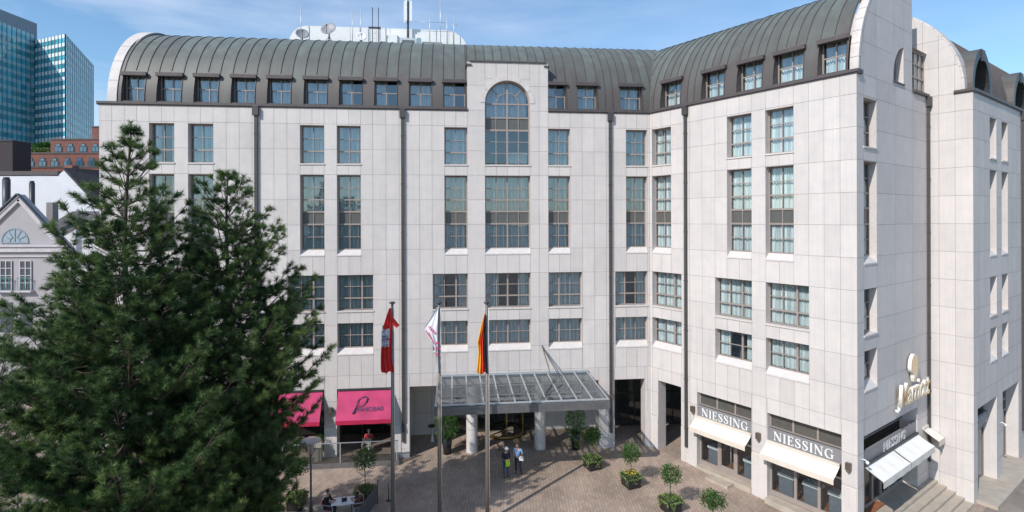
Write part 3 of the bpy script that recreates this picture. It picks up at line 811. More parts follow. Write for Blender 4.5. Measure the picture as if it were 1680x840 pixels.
# ---- arcade behind the entrance front
m = MB()
bx = subdiv([-33, -25, -15.5, -13.1, -6.3, -3.0, 4.5], 1.1)
clad(m, bx, [-0.1, 1.45, 3.0, 4.45], [(-13.0, -6.35, -0.1, 3.6), (-2.7, 4.4, -0.1, 4.2), (-24.5, -16.2, 0.1, 3.9)], y=3.5)
m.poly([(-16.0, 0.7, -0.1), (-16.0, 3.5, -0.1), (-16.0, 3.5, 4.45), (-16.0, 0.7, 4.45)])
m.poly([(-3.1, 0.7, -0.1), (-3.1, 1.6, -0.1), (-3.1, 1.6, 4.45), (-3.1, 0.7, 4.45)])
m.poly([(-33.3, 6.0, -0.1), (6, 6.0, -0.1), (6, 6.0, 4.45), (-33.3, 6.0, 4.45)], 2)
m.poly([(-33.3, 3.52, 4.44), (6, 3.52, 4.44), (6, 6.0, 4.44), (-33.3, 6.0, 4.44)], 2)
hpart(m, 'arcade_wall', [STONE, JOINT, INTERIOR], 'F')
def glazing(k, u0, u1, z0, z1, y, n, rails=(2.3,), frame=FRAME, name='glazed_front', glass=SHOPGLASS):
    m = MB(); g = MB()
    for i in range(n + 1):
        x = u0 + (u1 - u0) * i / n; m.box(x - 0.04, x + 0.04, y, y + 0.1, z0, z1)
    for z in (z0, z1 - 0.09) + tuple(rails): m.box(u0, u1, y + 0.003, y + 0.097, z, z + 0.09)
    g.poly([(u0, y + 0.05, z0), (u1, y + 0.05, z0), (u1, y + 0.05, z1), (u0, y + 0.05, z1)])
    o = hpart(m, name, frame, k); g.build('pane', glass, o); return o
DARKFR = mat('dark_frame', (0.05, 0.045, 0.042), 0.4)
GOLD = mat('brass', (0.30, 0.19, 0.07), 0.35, 0.8)
glazing('F', -13.0, -10.6, 0, 3.6, 3.52, 3, frame=DARKFR); glazing('F', -7.9, -6.35, 0, 3.6, 3.52, 2, frame=DARKFR)
glazing('F', -2.7, 4.4, 0, 4.2, 3.52, 5, frame=DARKFR); glazing('F', -24.5, -16.2, 0.1, 3.9, 3.52, 6, frame=DARKFR)
m = MB(); rcx, rcy, rr_ = -9.25, 3.3, 1.35
m.lathe([(rr_, 0.0), (rr_ + 0.03, 0.0), (rr_ + 0.03, 0.22), (rr_, 0.22)], 28, (rcx, rcy, 0)); m.lathe([(0.0, 2.45), (rr_ + 0.05, 2.45), (rr_ + 0.05, 2.75), (0, 2.75)], 28, (rcx, rcy, 0))
for i in range(6): a = pi / 6 + i * pi / 3; m.box(rcx + rr_ * cos(a) - 0.04, rcx + rr_ * cos(a) + 0.04, rcy + rr_ * sin(a) - 0.04, rcy + rr_ * sin(a) + 0.04, 0.2, 2.45)
o = hpart(m, 'revolving_door', GOLD, 'F')
g = MB()
for a in (0.4, 0.4 + pi / 2): g.bar((rcx - 1.25 * cos(a), rcy - 1.25 * sin(a), 1.3), (rcx + 1.25 * cos(a), rcy + 1.25 * sin(a), 1.3), 0.03, 2.2)
g.build('door_leaf', SHOPGLASS, o)
for u in (-11.62, -7.22):
    m = MB(); m.lathe([(0.36, 0), (0.36, 4.42)], 28, (u, 0.42, 0))
    for z in (0.0, 1.5, 3.0): m.lathe([(0.363, z), (0.372, z + 0.01), (0.363, z + 0.02)], 28, (u, 0.42, 0), 1)
    hpart(m, 'round_column', [STONE, JOINT], 'F')
# pier base cladding, slightly proud, with light bands
for u0, u1 in ((-20.67, -19.90), (-16.50, -16.02), (-15.74, -15.50), (-3.44, -2.80), (-2.50, -2.40), (-0.37, -0.02)):
    m = MB(); m.box(u0 + 0.01, u1 - 0.01, -0.035, 0.0, -0.1, 2.1); hpart(m, 'pier_base', STONE, 'F')
for u0, u1 in ((0.02, 0.65), (2.40, 2.70), (2.94, 3.55), (7.00, 7.90), (11.58, 12.26)): m = MB(); m.box(u0 + 0.01, u1 - 0.01, -0.035, 0.0, -1.2, 2.0); hpart(m, 'pier_base', STONE, 'R')

# ---- shops
WOOD = mat('red_wood_floor', (0.30, 0.12, 0.06), 0.4, var=0.3, scale=6)
SHOPWALL = mat('shop_wall', (0.30, 0.27, 0.24), 0.8)
SIGNGREY = mat('grey_sign_band', (0.23, 0.22, 0.225), 0.5, var=0.04)
TRANS = mat('transom_panel', (0.10, 0.095, 0.085), 0.2, spec=0.8)
# stroke letters with serifs for the shop sign
def letter(ch):
    """list of quads/polylines in a 1x1 cell: (x0,z0,x1,z1,width) strokes; returns strokes, advance"""
    th, tn = 0.15, 0.055
    if ch == 'N': return [(0.10, 0, 0.10, 1, tn), (0.72, 0, 0.72, 1, tn), (0.10, 0.97, 0.72, 0.03, th), (0, 0.02, 0.22, 0.02, 0.05), (0, 0.98, 0.2, 0.98, 0.05), (0.60, 0.98, 0.84, 0.98, 0.05)], 0.86
    if ch == 'I': return [(0.16, 0, 0.16, 1, th), (0.02, 0.02, 0.30, 0.02, 0.05), (0.02, 0.98, 0.30, 0.98, 0.05)], 0.34
    if ch == 'E': return [(0.15, 0, 0.15, 1, th), (0.02, 0.025, 0.62, 0.025, tn), (0.02, 0.975, 0.58, 0.975, tn), (0.15, 0.52, 0.46, 0.52, tn), (0.60, 0, 0.60, 0.24, tn), (0.57, 0.78, 0.57, 1, tn), (0.46, 0.40, 0.46, 0.64, 0.04)], 0.66
    if ch == 'S':
        pts = [(0.50, 0.78), (0.44, 0.93), (0.28, 0.985), (0.12, 0.90), (0.08, 0.74), (0.18, 0.60), (0.36, 0.47), (0.50, 0.34), (0.50, 0.15), (0.36, 0.02), (0.18, 0.02), (0.06, 0.20)]
        ws = [0.05, 0.05, 0.06, 0.09, 0.12, 0.15, 0.16, 0.13, 0.10, 0.06, 0.05]
        s = [(*a, *b, w_) for a, b, w_ in zip(pts, pts[1:], ws)] + [(0.51, 0.70, 0.51, 0.98, 0.035), (0.05, 0.02, 0.05, 0.32, 0.035)]
        return s, 0.60
    if ch == 'G':
        pts = [(0.70, 0.74), (0.62, 0.92), (0.44, 0.985), (0.24, 0.92), (0.10, 0.70), (0.08, 0.48), (0.12, 0.24), (0.26, 0.06), (0.46, 0.015), (0.66, 0.08), (0.70, 0.12)]
        ws = [0.05, 0.05, 0.06, 0.10, 0.15, 0.16, 0.13, 0.08, 0.05, 0.05]
        return [(*a, *b, w_) for a, b, w_ in zip(pts, pts[1:], ws)] + [(0.70, 0.06, 0.70, 0.42, 0.13), (0.54, 0.43, 0.84, 0.43, 0.05), (0.71, 0.68, 0.71, 0.98, 0.035)], 0.88
def word_serif(word, height, width, y=0.0, d=0.03):
    """white raised letters; returns MB with x 0..width"""
    m = MB(); adv = [letter(c)[1] + 0.13 for c in word]; tot = sum(adv) - 0.13
    sx = width / tot; x = 0.0
    for c, a in zip(word, adv):
        for i, (x0, z0, x1, z1, w_) in enumerate(letter(c)[0]):
            p = Vector((x0, z0)); q = Vector((x1, z1)); dd = (q - p).normalized(); nn = Vector((-dd.y, dd.x)) * w_ / 2
            if c in 'SG': p = p - dd * 0.02; q = q + dd * 0.02
            pts = [p + nn, q + nn, q - nn, p - nn]
            pts = [((x + t.x) * sx, t.y * height) for t in pts]
            if abs(dd.x) < 0.01 or abs(dd.y) < 0.01 or 1: m.prism(pts, y - d - 0.0007 * i, y + 0.01)
        x += a
    return m
def awning(k, u0, u1, ht, hf, o, val=0.26, label='', top_y=0.02, mats=None, group=None, name='awning', n=1):
    """folding-arm awning: canvas, valance, front bar, two arms"""
    P, a = FR[k]; w_ = u1 - u0; base = fp(k, u0, -top_y, ht)
    t = thing(name, label, 'awning', base, a, group)
    c = MB(); dz = hf - ht; yo = -(o + top_y); N = 16
    for i in range(N):
        for j in range(6):
            def pt(ii, jj, th=0.0):
                s = ii / N; q = jj / 6; return (w_ * s, yo * q, dz * q - 0.035 * sin(pi * q) * (0.6 + 0.4 * sin(s * 21)) - th)
            c.raw([pt(i, j), pt(i + 1, j), pt(i + 1, j + 1), pt(i, j + 1), pt(i, j, .012), pt(i + 1, j, .012), pt(i + 1, j + 1, .012), pt(i, j + 1, .012)], [(0, 1, 2, 3), (4, 7, 6, 5)], 0, True)
    mt = mats or (CREAM, CREAMEDGE)
    c.build('canvas', mt[0], t)
    v = MB()
    for i in range(N): v.raw([(w_ * i / N, yo - 0.012, dz), (w_ * (i + 1) / N, yo - 0.012, dz), (w_ * (i + 1) / N, yo - 0.02 + 0.01 * sin(i + 1), dz - val), (w_ * i / N, yo - 0.02 + 0.01 * sin(i), dz - val)], [(0, 1, 2, 3)])
    v.box(0, w_, yo - 0.005, yo, dz - val, dz)
    v.build('valance', mt[1], t)
    b = MB(); b.box(0, w_, yo - 0.01, yo + 0.04, dz - 0.05, dz - 0.005); b.build('front_bar', STEEL, t)
    for x in (0.35, w_ - 0.35):
        r = MB(); r.tube([(x, 0, -0.15), (x + (0.3 if x < w_ / 2 else -0.3), yo * 0.5, dz * 0.5 - 0.14), (x, yo + 0.03, dz - 0.06)], 0.022, 6); r.build('arm', STEEL, t)
    cs = MB(); cs.box(0, w_, -0.09, 0.03, -0.02, 0.09); cs.build('cassette', mt[1] if mats is None else DARKMETAL, t)
    return t
def shopfront(k, u0, u1, y, divs, door=None, z0=-0.6, sillz=0.25, sign=(2.95, 3.62), ttop=4.42, tr=3, label=None):
    m = MB(); g = MB(); tp = MB()
    xs = [u0 + (u1 - u0) * d for d in divs]
    for x in xs:
        wd = 0.14
        xa, xb = max(u0, x - wd / 2), min(u1, x + wd / 2); m.box(xa, xb, y, y + 0.14, sillz, sign[0])
    m.box(u0, u1, y + 0.003, y + 0.137, sillz - 0.12, sillz + 0.14)
    m.box(u0, u1, y + 0.003, y + 0.137, sign[1], sign[1] + 0.06); m.box(u0, u1, y + 0.003, y + 0.137, ttop - 0.07, ttop)
    for i in range(tr + 1):
        x = u0 + (u1 - u0) * i / tr; m.box(max(u0, x - 0.05), min(u1, x + 0.05), y, y + 0.14, sign[1] + 0.06, ttop - 0.07)
    tp.box(u0 + 0.02, u1 - 0.02, y + 0.07, y + 0.1, sign[1] + 0.06, ttop - 0.07)
    g.poly([(u0, y + 0.07, sillz + 0.14), (u1, y + 0.07, sillz + 0.14), (u1, y + 0.07, sign[0]), (u0, y + 0.07, sign[0])])
    o = hpart(m, 'shopfront', FRAME, k)
    if label: tag(o, label)
    g.build('pane', SHOPGLASS, o); tp.build('transom_panel', TRANS, o)
    if door:
        d = MB(); a, b = u0 + (u1 - u0) * door[0], u0 + (u1 - u0) * door[1]; c = (a + b) / 2
        for x0, x1 in ((a + 0.08, a + 0.16), (b - 0.16, b - 0.08)): d.box(x0, x1, y + 0.01, y + 0.09, sillz - 0.1, 2.6)
        d.box(a + 0.16, b - 0.16, y + 0.012, y + 0.088, sillz + 0.14, sillz + 0.3); d.box(a + 0.16, b - 0.16, y + 0.012, y + 0.088, 2.45, 2.6)
        dd = d.build('door', FRAME, o); h = MB(); h.tube([(c + 0.25, y - 0.04, 0.8), (c + 0.25, y - 0.04, 2.2)], 0.025, 6); h.build('handle', STEEL, o)
    return o
shopfront('R', 3.55, 7.00, 0.30, (0, 0.36, 0.68, 1.0), (0.36, 0.68), label='brown shopfront with a centre door', sillz=0.16)
shopfront('R', 7.90, 11.58, 0.30, (0, 0.36, 0.68, 1.0), None, label='brown shopfront nearest the corner pier', sillz=0.10)
shopfront('E', 0.66, 7.56, 0.70, (0, 0.13, 0.27, 0.42, 0.57, 0.72, 0.86, 1.0), None, sign=(2.95, 3.60), tr=6, sillz=0.06)
# rooms behind the glass
m = MB()
m.poly([(3.3, 0.46, 0.1), (12.0, 0.46, 0.05), (12.0, 4.0, 0.05), (3.3, 4.0, 0.1)], 0)
m.poly([(3.3, 4.0, 0), (11.0, 4.0, 0), (11.0, 4.0, 4.6), (3.3, 4.0, 4.6)], 1)
m.poly([(3.3, 0.5, 0), (3.3, 4.0, 0), (3.3, 4.0, 4.6), (3.3, 0.5, 4.6)], 1)
m.poly([(7.45, 0.5, 0), (7.45, 4.0, 0), (7.45, 4.0, 4.6), (7.45, 0.5, 4.6)], 1)
m.poly([(3.3, 0.46, 4.5), (12.0, 0.46, 4.5), (12.0, 4.0, 4.5), (3.3, 4.0, 4.5)], 1)
hpart(m, 'shop_room', [WOOD, SHOPWALL], 'R')
m = MB()
m.poly([(0.5, 0.86, 0.06), (8, 0.86, 0.06), (8, 4.0, 0.06), (3.4, 4.0, 0.06)], 0); m.poly([(4.0, 4.0, 0), (8.3, 4.0, 0), (8.3, 4.0, 4.6), (4.0, 4.0, 4.6)], 1)
m.poly([(8.0, 0.86, 0), (8.0, 4.0, 0), (8.0, 4.0, 4.6), (8.0, 0.86, 4.6)], 1)
m.poly([(0.5, 0.86, 4.5), (8, 0.86, 4.5), (8, 4.0, 4.5), (3.4, 4.0, 4.5)], 1)
hpart(m, 'shop_room', [WOOD, SHOPWALL], 'E')
for a, b in E2A: glazing('E2', a, b, -1.0, 4.35, 0.6, 3, rails=(2.4, 3.1))
# signs
def sign(k, u0, u1, tu0, tu1, y, label, z=(2.95, 3.62), lm=None):
    P, a = FR[k]; t = thing('shop_sign', label, 'sign', fp(k, u0, -y, z[0]), a, 'grey shop signs')
    b = MB(); b.box(0, u1 - u0, 0, 0.10, 0, z[1] - z[0]); b.build('sign_board', SIGNGREY, t)
    l = word_serif('NIESSING', 0.46, tu1 - tu0); l.build('lettering', lm or WHITE, t, (tu0 - u0, 0, 0.10))
sign('R', 3.56, 6.99, 3.80, 6.75, 0.12, 'grey NIESSING sign above the awning of the shopfront with a centre door')
sign('R', 7.91, 11.57, 8.20, 11.20, 0.12, 'grey NIESSING sign above the awning beside the corner pier')
sign('E', 0.67, 7.55, 3.10, 5.95, 0.05, 'shaded grey NIESSING sign round the corner above two awnings', lm=mat('shaded_letters', (0.50, 0.50, 0.50), 0.5))  # letters greyed: the shade on this wall is put into their colour
sign('E2', 0.70, 4.30, 0.95, 4.05, 0.42, 'small grey shop sign inside the first opening of the side street', z=(2.75, 3.4), lm=mat('shaded_letters', (0.50, 0.50, 0.50), 0.5))  # same letter colour with the shade mixed in
ECAN = (mat('sunlit_canvas', (0.82, 0.79, 0.73), 0.85, var=0.04), CREAM)  # lightened copy of the cream canvas, sunlight put into the colour
awning('R', 3.45, 6.98, 2.93, 2.47, 0.62, label='cream awning over the shopfront with a centre door', group='cream shop awnings')
awning('R', 7.85, 11.50, 2.90, 2.42, 0.66, label='cream awning over the shop window next to the corner pier', group='cream shop awnings')
awning('E', 0.75, 4.08, 2.95, 2.52, 0.80, val=0.32, mats=ECAN, label='near one of the two cream awnings around the corner', group='cream shop awnings')
awning('E', 4.20, 7.52, 2.95, 2.52, 0.80, val=0.32, mats=ECAN, label='far one of the two cream awnings around the corner', group='cream shop awnings')
awning('E', 8.35, 9.28, 3.0, 2.55, 0.75, val=0.3, label='small cream awning in the nook beside the wall of the far block', group='cream shop awnings')
# display plinths in the shop windows
PLINTH = mat('slate_blue_plinth', (0.17, 0.19, 0.23), 0.6)
def plinth(u, y, z, label, h=0.95, w_=0.75):
    t = thing('display_plinth', label, 'plinth', fp('R', u, -y, z), AR, 'display plinths in the shop windows')
    a = MB(); a.box(-w_ / 2, w_ / 2, -0.25, 0.25, 0, h); a.build('base', PLINTH, t)
    b = MB(); b.box(-w_ / 2 - 0.05, w_ / 2 + 0.05, -0.3, 0.3, h, h + 0.17); b.build('tray', WHITE, t)
    c = MB()
    for i in range(4): c.lathe([(0.02, 0), (0.035, 0.01), (0.02, 0.12), (0.03, 0.16), (0, 0.17)], 8, (-0.25 + i * 0.16, 0.05 * (i % 2), h + 0.13))
    c.build('jewellery_stand', mat('pale_display', (0.5, 0.48, 0.45), 0.4), t)
plinth(4.25, 0.9, 0.10, 'slate plinth with white tray left of the shop door')
plinth(6.55, 0.9, 0.10, 'slate plinth with white tray right of the shop door')
plinth(8.55, 0.9, 0.08, 'leftmost slate plinth with white tray in the window beside the corner pier')
plinth(9.85, 0.9, 0.08, 'middle slate plinth with white tray in the window beside the corner pier')
plinth(11.1, 0.9, 0.08, 'rightmost slate plinth with white tray in the window beside the corner pier')
# steps and thresholds
STEPST = mat('step_stone', (0.43, 0.37, 0.30), 0.8, var=0.12, scale=2, fine=0.1, fscale=30)
m = MB(); m.box(3.56, 7.0, -0.10, 0.44, -0.9, 0.05); m.box(4.6, 6.0, -0.75, -0.10, -0.9, -0.08)
tag(hpart(m, 'threshold', STEPST, 'R'), 'stone threshold with a slab before the door')
m = MB(); m.box(7.9, 11.6, -0.30, 0.44, -0.9, -0.05); hpart(m, 'threshold', STEPST, 'R')
def stairs():
    t = thing('corner_steps', 'flight of long sand-coloured stone steps at the foot of the corner', 'steps', fp('E', 0, 0, 0), AE)
    edges = [0.42, 0.82, 1.22, 1.62, 2.02, 2.42]
    y0 = 0.0; lv = 0.0
    for i, e in enumerate(edges):
        b = MB(); b.box(0.2 - 0.9 * i * 0 , 9.33 + (0.0), -e, -y0 if i else 0.9, -1.4, lv)
        b.build('step', STEPST, t); y0 = e; lv -= 0.155
stairs()
m = MB(); m.box(0.4, 9.2, -0.9, 1.0, -1.2, -0.55); hpart(m, 'street_step', STEPST, 'E2')
# ------------------------------------------------------------ entrance canopy
def canopy():
    u0, u1, hb, hf, dep = -13.72, -4.25, 4.98, 4.80, 5.0
    t = thing('entrance_canopy', 'steel and glass canopy projecting over the hotel entrance', 'canopy', fp('F', u0, 0, 0), AF)
    W = u1 - u0
    # local: x along, y negative = out
    yb, yf = -0.15, -dep
    n = 11
    for i in range(n + 1):
        x = W * i / n; b = MB()
        b.bar((x, yb, hb), (x, yf, hf + 0.02), 0.075, 0.13)
        b.bar((x, yf + 0.1, hf - 0.35), (x, yb - 0.4, hb - 0.95), 0.055, 0.055)      # lower chord
        k = 4
        for j in range(k):
            ya = yb + (yf - yb) * (j + 0.5) / k; zt = hb + (hf - hb) * (j + 0.5) / k
            zl = (hb - 0.95) + (hf - 0.35 - hb + 0.95) * (j + 0.5) / k
            yc = yb + (yf - yb) * (j + 1) / k; z2 = (hb - 0.95) + (hf - 0.35 - hb + 0.95) * (j + 1) / k
            b.bar((x, ya, zt), (x, ya, zl), 0.035, 0.035); b.bar((x, ya, zt), (x, yc, z2), 0.028, 0.028)
        b.build('rib', STEEL, t)
    g = MB(); g.box(0, W, yf, yb, 0, 0.02)
    g2 = MB(); g2.poly([(0, yb, hb + 0.02), (W, yb, hb + 0.02), (W, yf, hf + 0.04), (0, yf, hf + 0.04)])
    g2.build('glass_roof', CANOPYGLASS, t)
    e = MB(); e.box(-0.05, W + 0.05, yf - 0.22, yf - 0.02, hf - 0.42, hf + 0.0); e.build('gutter', GREYSTEEL, t)
    e = MB(); e.box(-0.06, W + 0.06, yf - 0.06, yf + 0.05, hf + 0.03, hf + 0.10); e.box(-0.06, W + 0.06, yb, yb + 0.12, hb - 0.02, hb + 0.14); e.build('edge_trim', STEEL, t)
    e = MB()
    for q in (0.35, 0.68):
        y = yb + (yf - yb) * q; z = hb + (hf - hb) * q; e.bar((0, y, z - 0.06), (W, y, z - 0.06), 0.05, 0.06)
        for i in range(n):                                             # X bracing between ribs
            xa, xb = W * i / n, W * (i + 1) / n; e.bar((xa, y, z - 0.1), (xb, y, z - 0.7), 0.025, 0.025); e.bar((xb, y, z - 0.1), (xa, y, z - 0.7), 0.025, 0.025)
    e.build('purlin', STEEL, t)
    for x, s in ((W * 0.70, 1),):
        e = MB(); e.tube([(x - 0.05, 0.0, 6.75), (x + 0.25, -2.3, hb + 0.02)], 0.035, 6); e.build('stay_rod', GREYSTEEL, t)
        e = MB(); e.tube([(x - 0.05, 0.0, 6.70), (x + 0.85, -2.2, hb + 0.02)], 0.035, 6); e.build('stay_rod', GREYSTEEL, t)
    for x in (0.25, W - 0.25):
        e = MB(); e.bar((x, yb, hb - 0.5), (x, yf, hf - 0.25), 0.09, 0.22); e.build('side_beam', GREYSTEEL, t)
canopy()

# ------------------------------------------------------------ pianobar awnings
PINK = mat('magenta_canvas', (0.50, 0.045, 0.14), 0.8, var=0.2, scale=1.1)
PINKV = mat('crimson_valance', (0.42, 0.01, 0.06), 0.8, var=0.08)
NAVY = mat('navy_lettering', (0.05, 0.045, 0.12), 0.7)
def text_mesh(body, size, extrude=0.0, shear=0.0, offset=0.0, align='LEFT', spacing=1.0):
    c = bpy.data.curves.new('lettering', 'FONT'); c.body = body; c.size = size; c.extrude = extrude; c.shear = shear
    c.offset = offset; c.align_x = align; c.space_character = spacing; c.resolution_u = 4
    o = bpy.data.objects.new('lettering_source', c); COL.objects.link(o)
    dg = bpy.context.evaluated_depsgraph_get(); dg.update()
    me = bpy.data.meshes.new_from_object(o.evaluated_get(dg)); bpy.data.objects.remove(o); bpy.data.curves.remove(c)
    return me
def sheet_text(me, name, matl, parent, origin, xdir, zdir):
    """lay a text mesh (x right, y up) onto a plane given by two directions in the parent's frame"""
    x = Vector(xdir).normalized(); z = Vector(zdir).normalized(); nn = x.cross(z)
    o = Vector(origin)
    for v in me.vertices: v.co = o + x * v.co.x + z * v.co.y + nn * (v.co.z)
    me.materials.clear(); me.materials.append(matl); return link(name, me, parent)
def piano(u0, u1, label, letters=True):
    t = awning('F', u0, u1, 4.33, 2.74, 0.85, 0.24, label, 0.0, (PINK, PINKV), 'magenta bar awnings')
    if letters:
        w_ = u1 - u0; a = Vector((0, -0.85, -1.59)); up = -a.normalized()
        org = Vector((w_ * 0.5, -0.85 * 0.72, -1.59 * 0.72 )) + Vector((0, -0.05, 0.03))
        me = text_mesh('IANOBAR', 0.37, 0.002, spacing=0.98)
        sheet_text(me, 'lettering', NAVY, t, org + Vector((-0.42, 0, 0)), (1, 0, 0), up)
        m = MB(); x = Vector((1, 0, 0))
        P = lambda px, pz: org + x * px + up * pz
        m.tube([P(-0.68, -0.12), P(-0.60, 0.0), P(-0.50, 0.25), P(-0.40, 0.55), P(-0.33, 0.78)], [0.035, 0.04, 0.03, 0.02, 0.012], 5)
        m.tube([P(-0.68, -0.12), P(-0.55, -0.05), P(-0.40, 0.15), P(-0.28, 0.42)], [0.03, 0.02, 0.016, 0.01], 5)
        m.tube([P(-0.50, 0.50), P(-0.38, 0.68), P(-0.15, 0.84), P(0.06, 0.86), P(0.16, 0.75), P(0.10, 0.55), P(-0.05, 0.36), P(-0.25, 0.27), P(-0.38, 0.30)], [0.012, 0.018, 0.02, 0.03, 0.045, 0.03, 0.02, 0.014, 0.01], 5)
        m.build('lettering', NAVY, t)
    return t
piano(-19.83, -16.53, 'magenta awning lettered PIANOBAR beside the entrance')
piano(-24.25, -20.75, 'magenta awning half hidden behind the pine branches', False)

# ------------------------------------------------------------ bar terrace
def terrace():
    t = thing('bar_terrace', 'raised bar terrace with a grey stone edge below the magenta awnings', 'terrace', fp('F', -29.5, 0, 0), AF)
    m = MB(); m.box(0, 13.4, -0.95, 3.45, -0.5, 0.26); m.build('deck', mat('terrace_deck', (0.20, 0.145, 0.115), 0.7, var=0.25, scale=2), t)
    m = MB(); m.box(-0.05, 13.45, -1.05, -0.95, -0.5, 0.30); m.build('edge', mat('dark_edge_stone', (0.13, 0.12, 0.115), 0.8), t)
    b = thing('glass_balustrade', 'low glass balustrade with a steel rail along the bar terrace', 'railing', fp('F', -29.5, 1.0, 0.28), AF)
    g = MB(); g.poly([(0, 0, 0.04), (13.4, 0, 0.04), (13.4, 0, 1.15), (0, 0, 1.15)]); g.build('pane', CLEARGLASS, b)
    r = MB(); r.tube([(0, 0, 1.2), (13.4, 0, 1.2)], 0.035, 8); r.build('handrail', STEEL, b)
    for i in range(9): r = MB(); r.box(i * 1.66, i * 1.66 + 0.05, -0.02, 0.03, 0, 1.2); r.build('post', STEEL, b)
terrace()
# ------------------------------------------------------------ flagpoles and flags
POLE = mat('bronze_grey_pole', (0.24, 0.205, 0.18), 0.4, 0.4, var=0.08)
def flagpole(x, y, h, label):
    t = thing('flagpole', label, 'flagpole', (x, y, 0), 0, 'flagpoles in front of the hotel')
    m = MB(); m.tube([(0, 0, 0), (0, 0, h * 0.4), (0, 0, h)], [0.105, 0.095, 0.06], 12); m.build('pole', POLE, t)
    m = MB(); m.lathe([(0.0, 0.0), (0.05, 0.0), (0.06, 0.03), (0.15, 0.07), (0.15, 0.11), (0.08, 0.15), (0, 0.16)], 14, (0, 0, h)); m.build('finial', DARKMETAL, t)
    m = MB(); m.tube([(0.11, -0.05, 1.2), (0.09, -0.06, h - 0.2)], 0.012, 4); m.build('halyard', WHITE, t)
    return t
P1 = (-5.75, 26.0, 10.75); P2 = (-3.55, 26.3, 10.70); P3 = (-1.25, 26.6, 10.65)
flagpole(*P1, 'flagpole carrying the red flag with a white castle'); flagpole(*P2, 'flagpole carrying the white lettered flag'); flagpole(*P3, 'flagpole carrying the black red gold flag')
FLAGRED = mat('red_flag', (0.62, 0.03, 0.025), 0.75, var=0.06); FLAGWHITE = mat('white_flag', (0.72, 0.71, 0.75), 0.75, var=0.04)
FLAGBLACK = mat('black_flag', (0.02, 0.018, 0.025), 0.75); FLAGGOLD = mat('gold_flag', (0.80, 0.42, 0.03), 0.75); FLAGORANGE = mat('red_stripe', (0.72, 0.055, 0.02), 0.75)
FLAGTXT = mat('magenta_print', (0.60, 0.02, 0.14), 0.75)
def drape(name, label, base, outline, matfn, mats, folds=5, depth=0.10, n=40, seed=1, group='flags on the poles'):
    """hanging cloth: rows from top to bottom given as (z, xleft, xright); cloth gathered in soft folds"""
    t = thing(name, label, 'flag', base, 0, group)
    m = MB(); rows = []
    zs = [o[0] for o in outline]
    for i in range(n + 1):
        z = zs[0] + (zs[-1] - zs[0]) * i / n
        for a, b in zip(outline, outline[1:]):
            if a[0] >= z >= b[0] - 1e-9:
                q = (a[0] - z) / (a[0] - b[0]); xl = a[1] + (b[1] - a[1]) * q; xr = a[2] + (b[2] - a[2]) * q; break
        rows.append((z, xl, xr))
    K = 28
    def P(i, j):
        z, xl, xr = rows[i]; s = j / K
        y = depth * sin(s * folds * 2 * pi + i * 0.05 + seed) * (0.35 + 0.65 * min(1, i / n * 2)) + 0.04 * sin(i * 0.23 + s * 4 + seed)
        return (xl + (xr - xl) * s, y - 0.02, z + 0.05 * sin(s * 9 + seed) * (i / n))
    for i in range(n):
        for j in range(K):
            m.raw([P(i, j), P(i, j + 1), P(i + 1, j + 1), P(i + 1, j)], [(0, 1, 2, 3)], matfn(j / K, i / n), False)
    o = m.build('cloth', mats, t)
    for p in o.data.polygons: p.use_smooth = True
    return t
drape('flag', 'red flag with a white castle hanging on the leftmost pole', (P1[0], P1[1] - 0.16, 0),
      [(10.20, -0.12, -0.02), (9.5, -0.32, 0.02), (8.9, -0.48, 0.02), (7.6, -0.52, -0.02), (6.9, -0.50, 0.12), (6.75, -0.46, 0.12)],
      lambda s, q: 1 if (0.30 < q < 0.60 and s < 0.78 and not (0.45 < q < 0.50 and s > 0.5)) else 0, [FLAGRED, FLAGWHITE], 3, 0.07, seed=2)
m = MB(); rg = random.Random(4)                                  # lines of the castle on the same flag
fl = [o for o in bpy.data.objects if o.get('label', '').startswith('red flag with')][0]
for x0, z0, x1, z1 in ((-0.42, 9.2, -0.30, 9.35), (-0.40, 8.9, -0.26, 9.1), (-0.45, 8.5, -0.2, 8.55), (-0.44, 8.35, -0.38, 8.75), (-0.3, 8.35, -0.25, 8.8), (-0.18, 8.4, -0.16, 8.75), (-0.42, 8.7, -0.2, 8.68), (-0.36, 8.2, -0.14, 8.28)):
    m.bar((x0, -0.13, z0), (x1, -0.13, z1), 0.02, 0.035)
m.build('castle_outline', NAVY, fl)
m = MB(); m.raw([(0.03, 0.05, 9.75), (0.36, 0.10, 9.25), (0.30, 0.12, 9.2), (0.24, 0.06, 9.1), (0.03, 0.03, 9.3)], [(0, 1, 2, 3, 4)]); m.build('loose_corner', FLAGRED, fl)
f2 = drape('flag', 'white flag with magenta lettering hanging on the middle pole', (P2[0], P2[1] - 0.14, 0),
      [(10.35, -0.10, -0.02), (9.7, -0.45, -0.03), (9.25, -0.72, -0.05), (8.9, -0.52, -0.04), (8.3, -0.22, -0.04), (7.9, -0.16, -0.04), (6.9, -0.12, 0.0)],
      lambda s, q: 0, [FLAGWHITE], 2, 0.04, seed=5)
for body, px, pz, sz, ang in (('E', -0.52, 9.33, 0.16, -42), ('U', -0.45, 9.25, 0.16, -44), ('R', -0.39, 9.17, 0.17, -46), ('O', -0.31, 9.08, 0.17, -48), ('P', -0.22, 8.98, 0.16, -52), ('A', -0.15, 8.55, 0.24, -85), ('R', -0.16, 8.25, 0.26, -80), ('A', -0.16, 7.95, 0.26, -80)):
    me = text_mesh(body, sz, 0.003, offset=0.004); a = R(ang)
    sheet_text(me, 'lettering', FLAGTXT, f2, (px, -0.11, pz), (cos(a), 0, sin(a)), (-sin(a), 0, cos(a)))
m = MB()
pts = [(-0.60, 9.15), (-0.42, 8.85), (-0.30, 8.65), (-0.22, 8.42)]
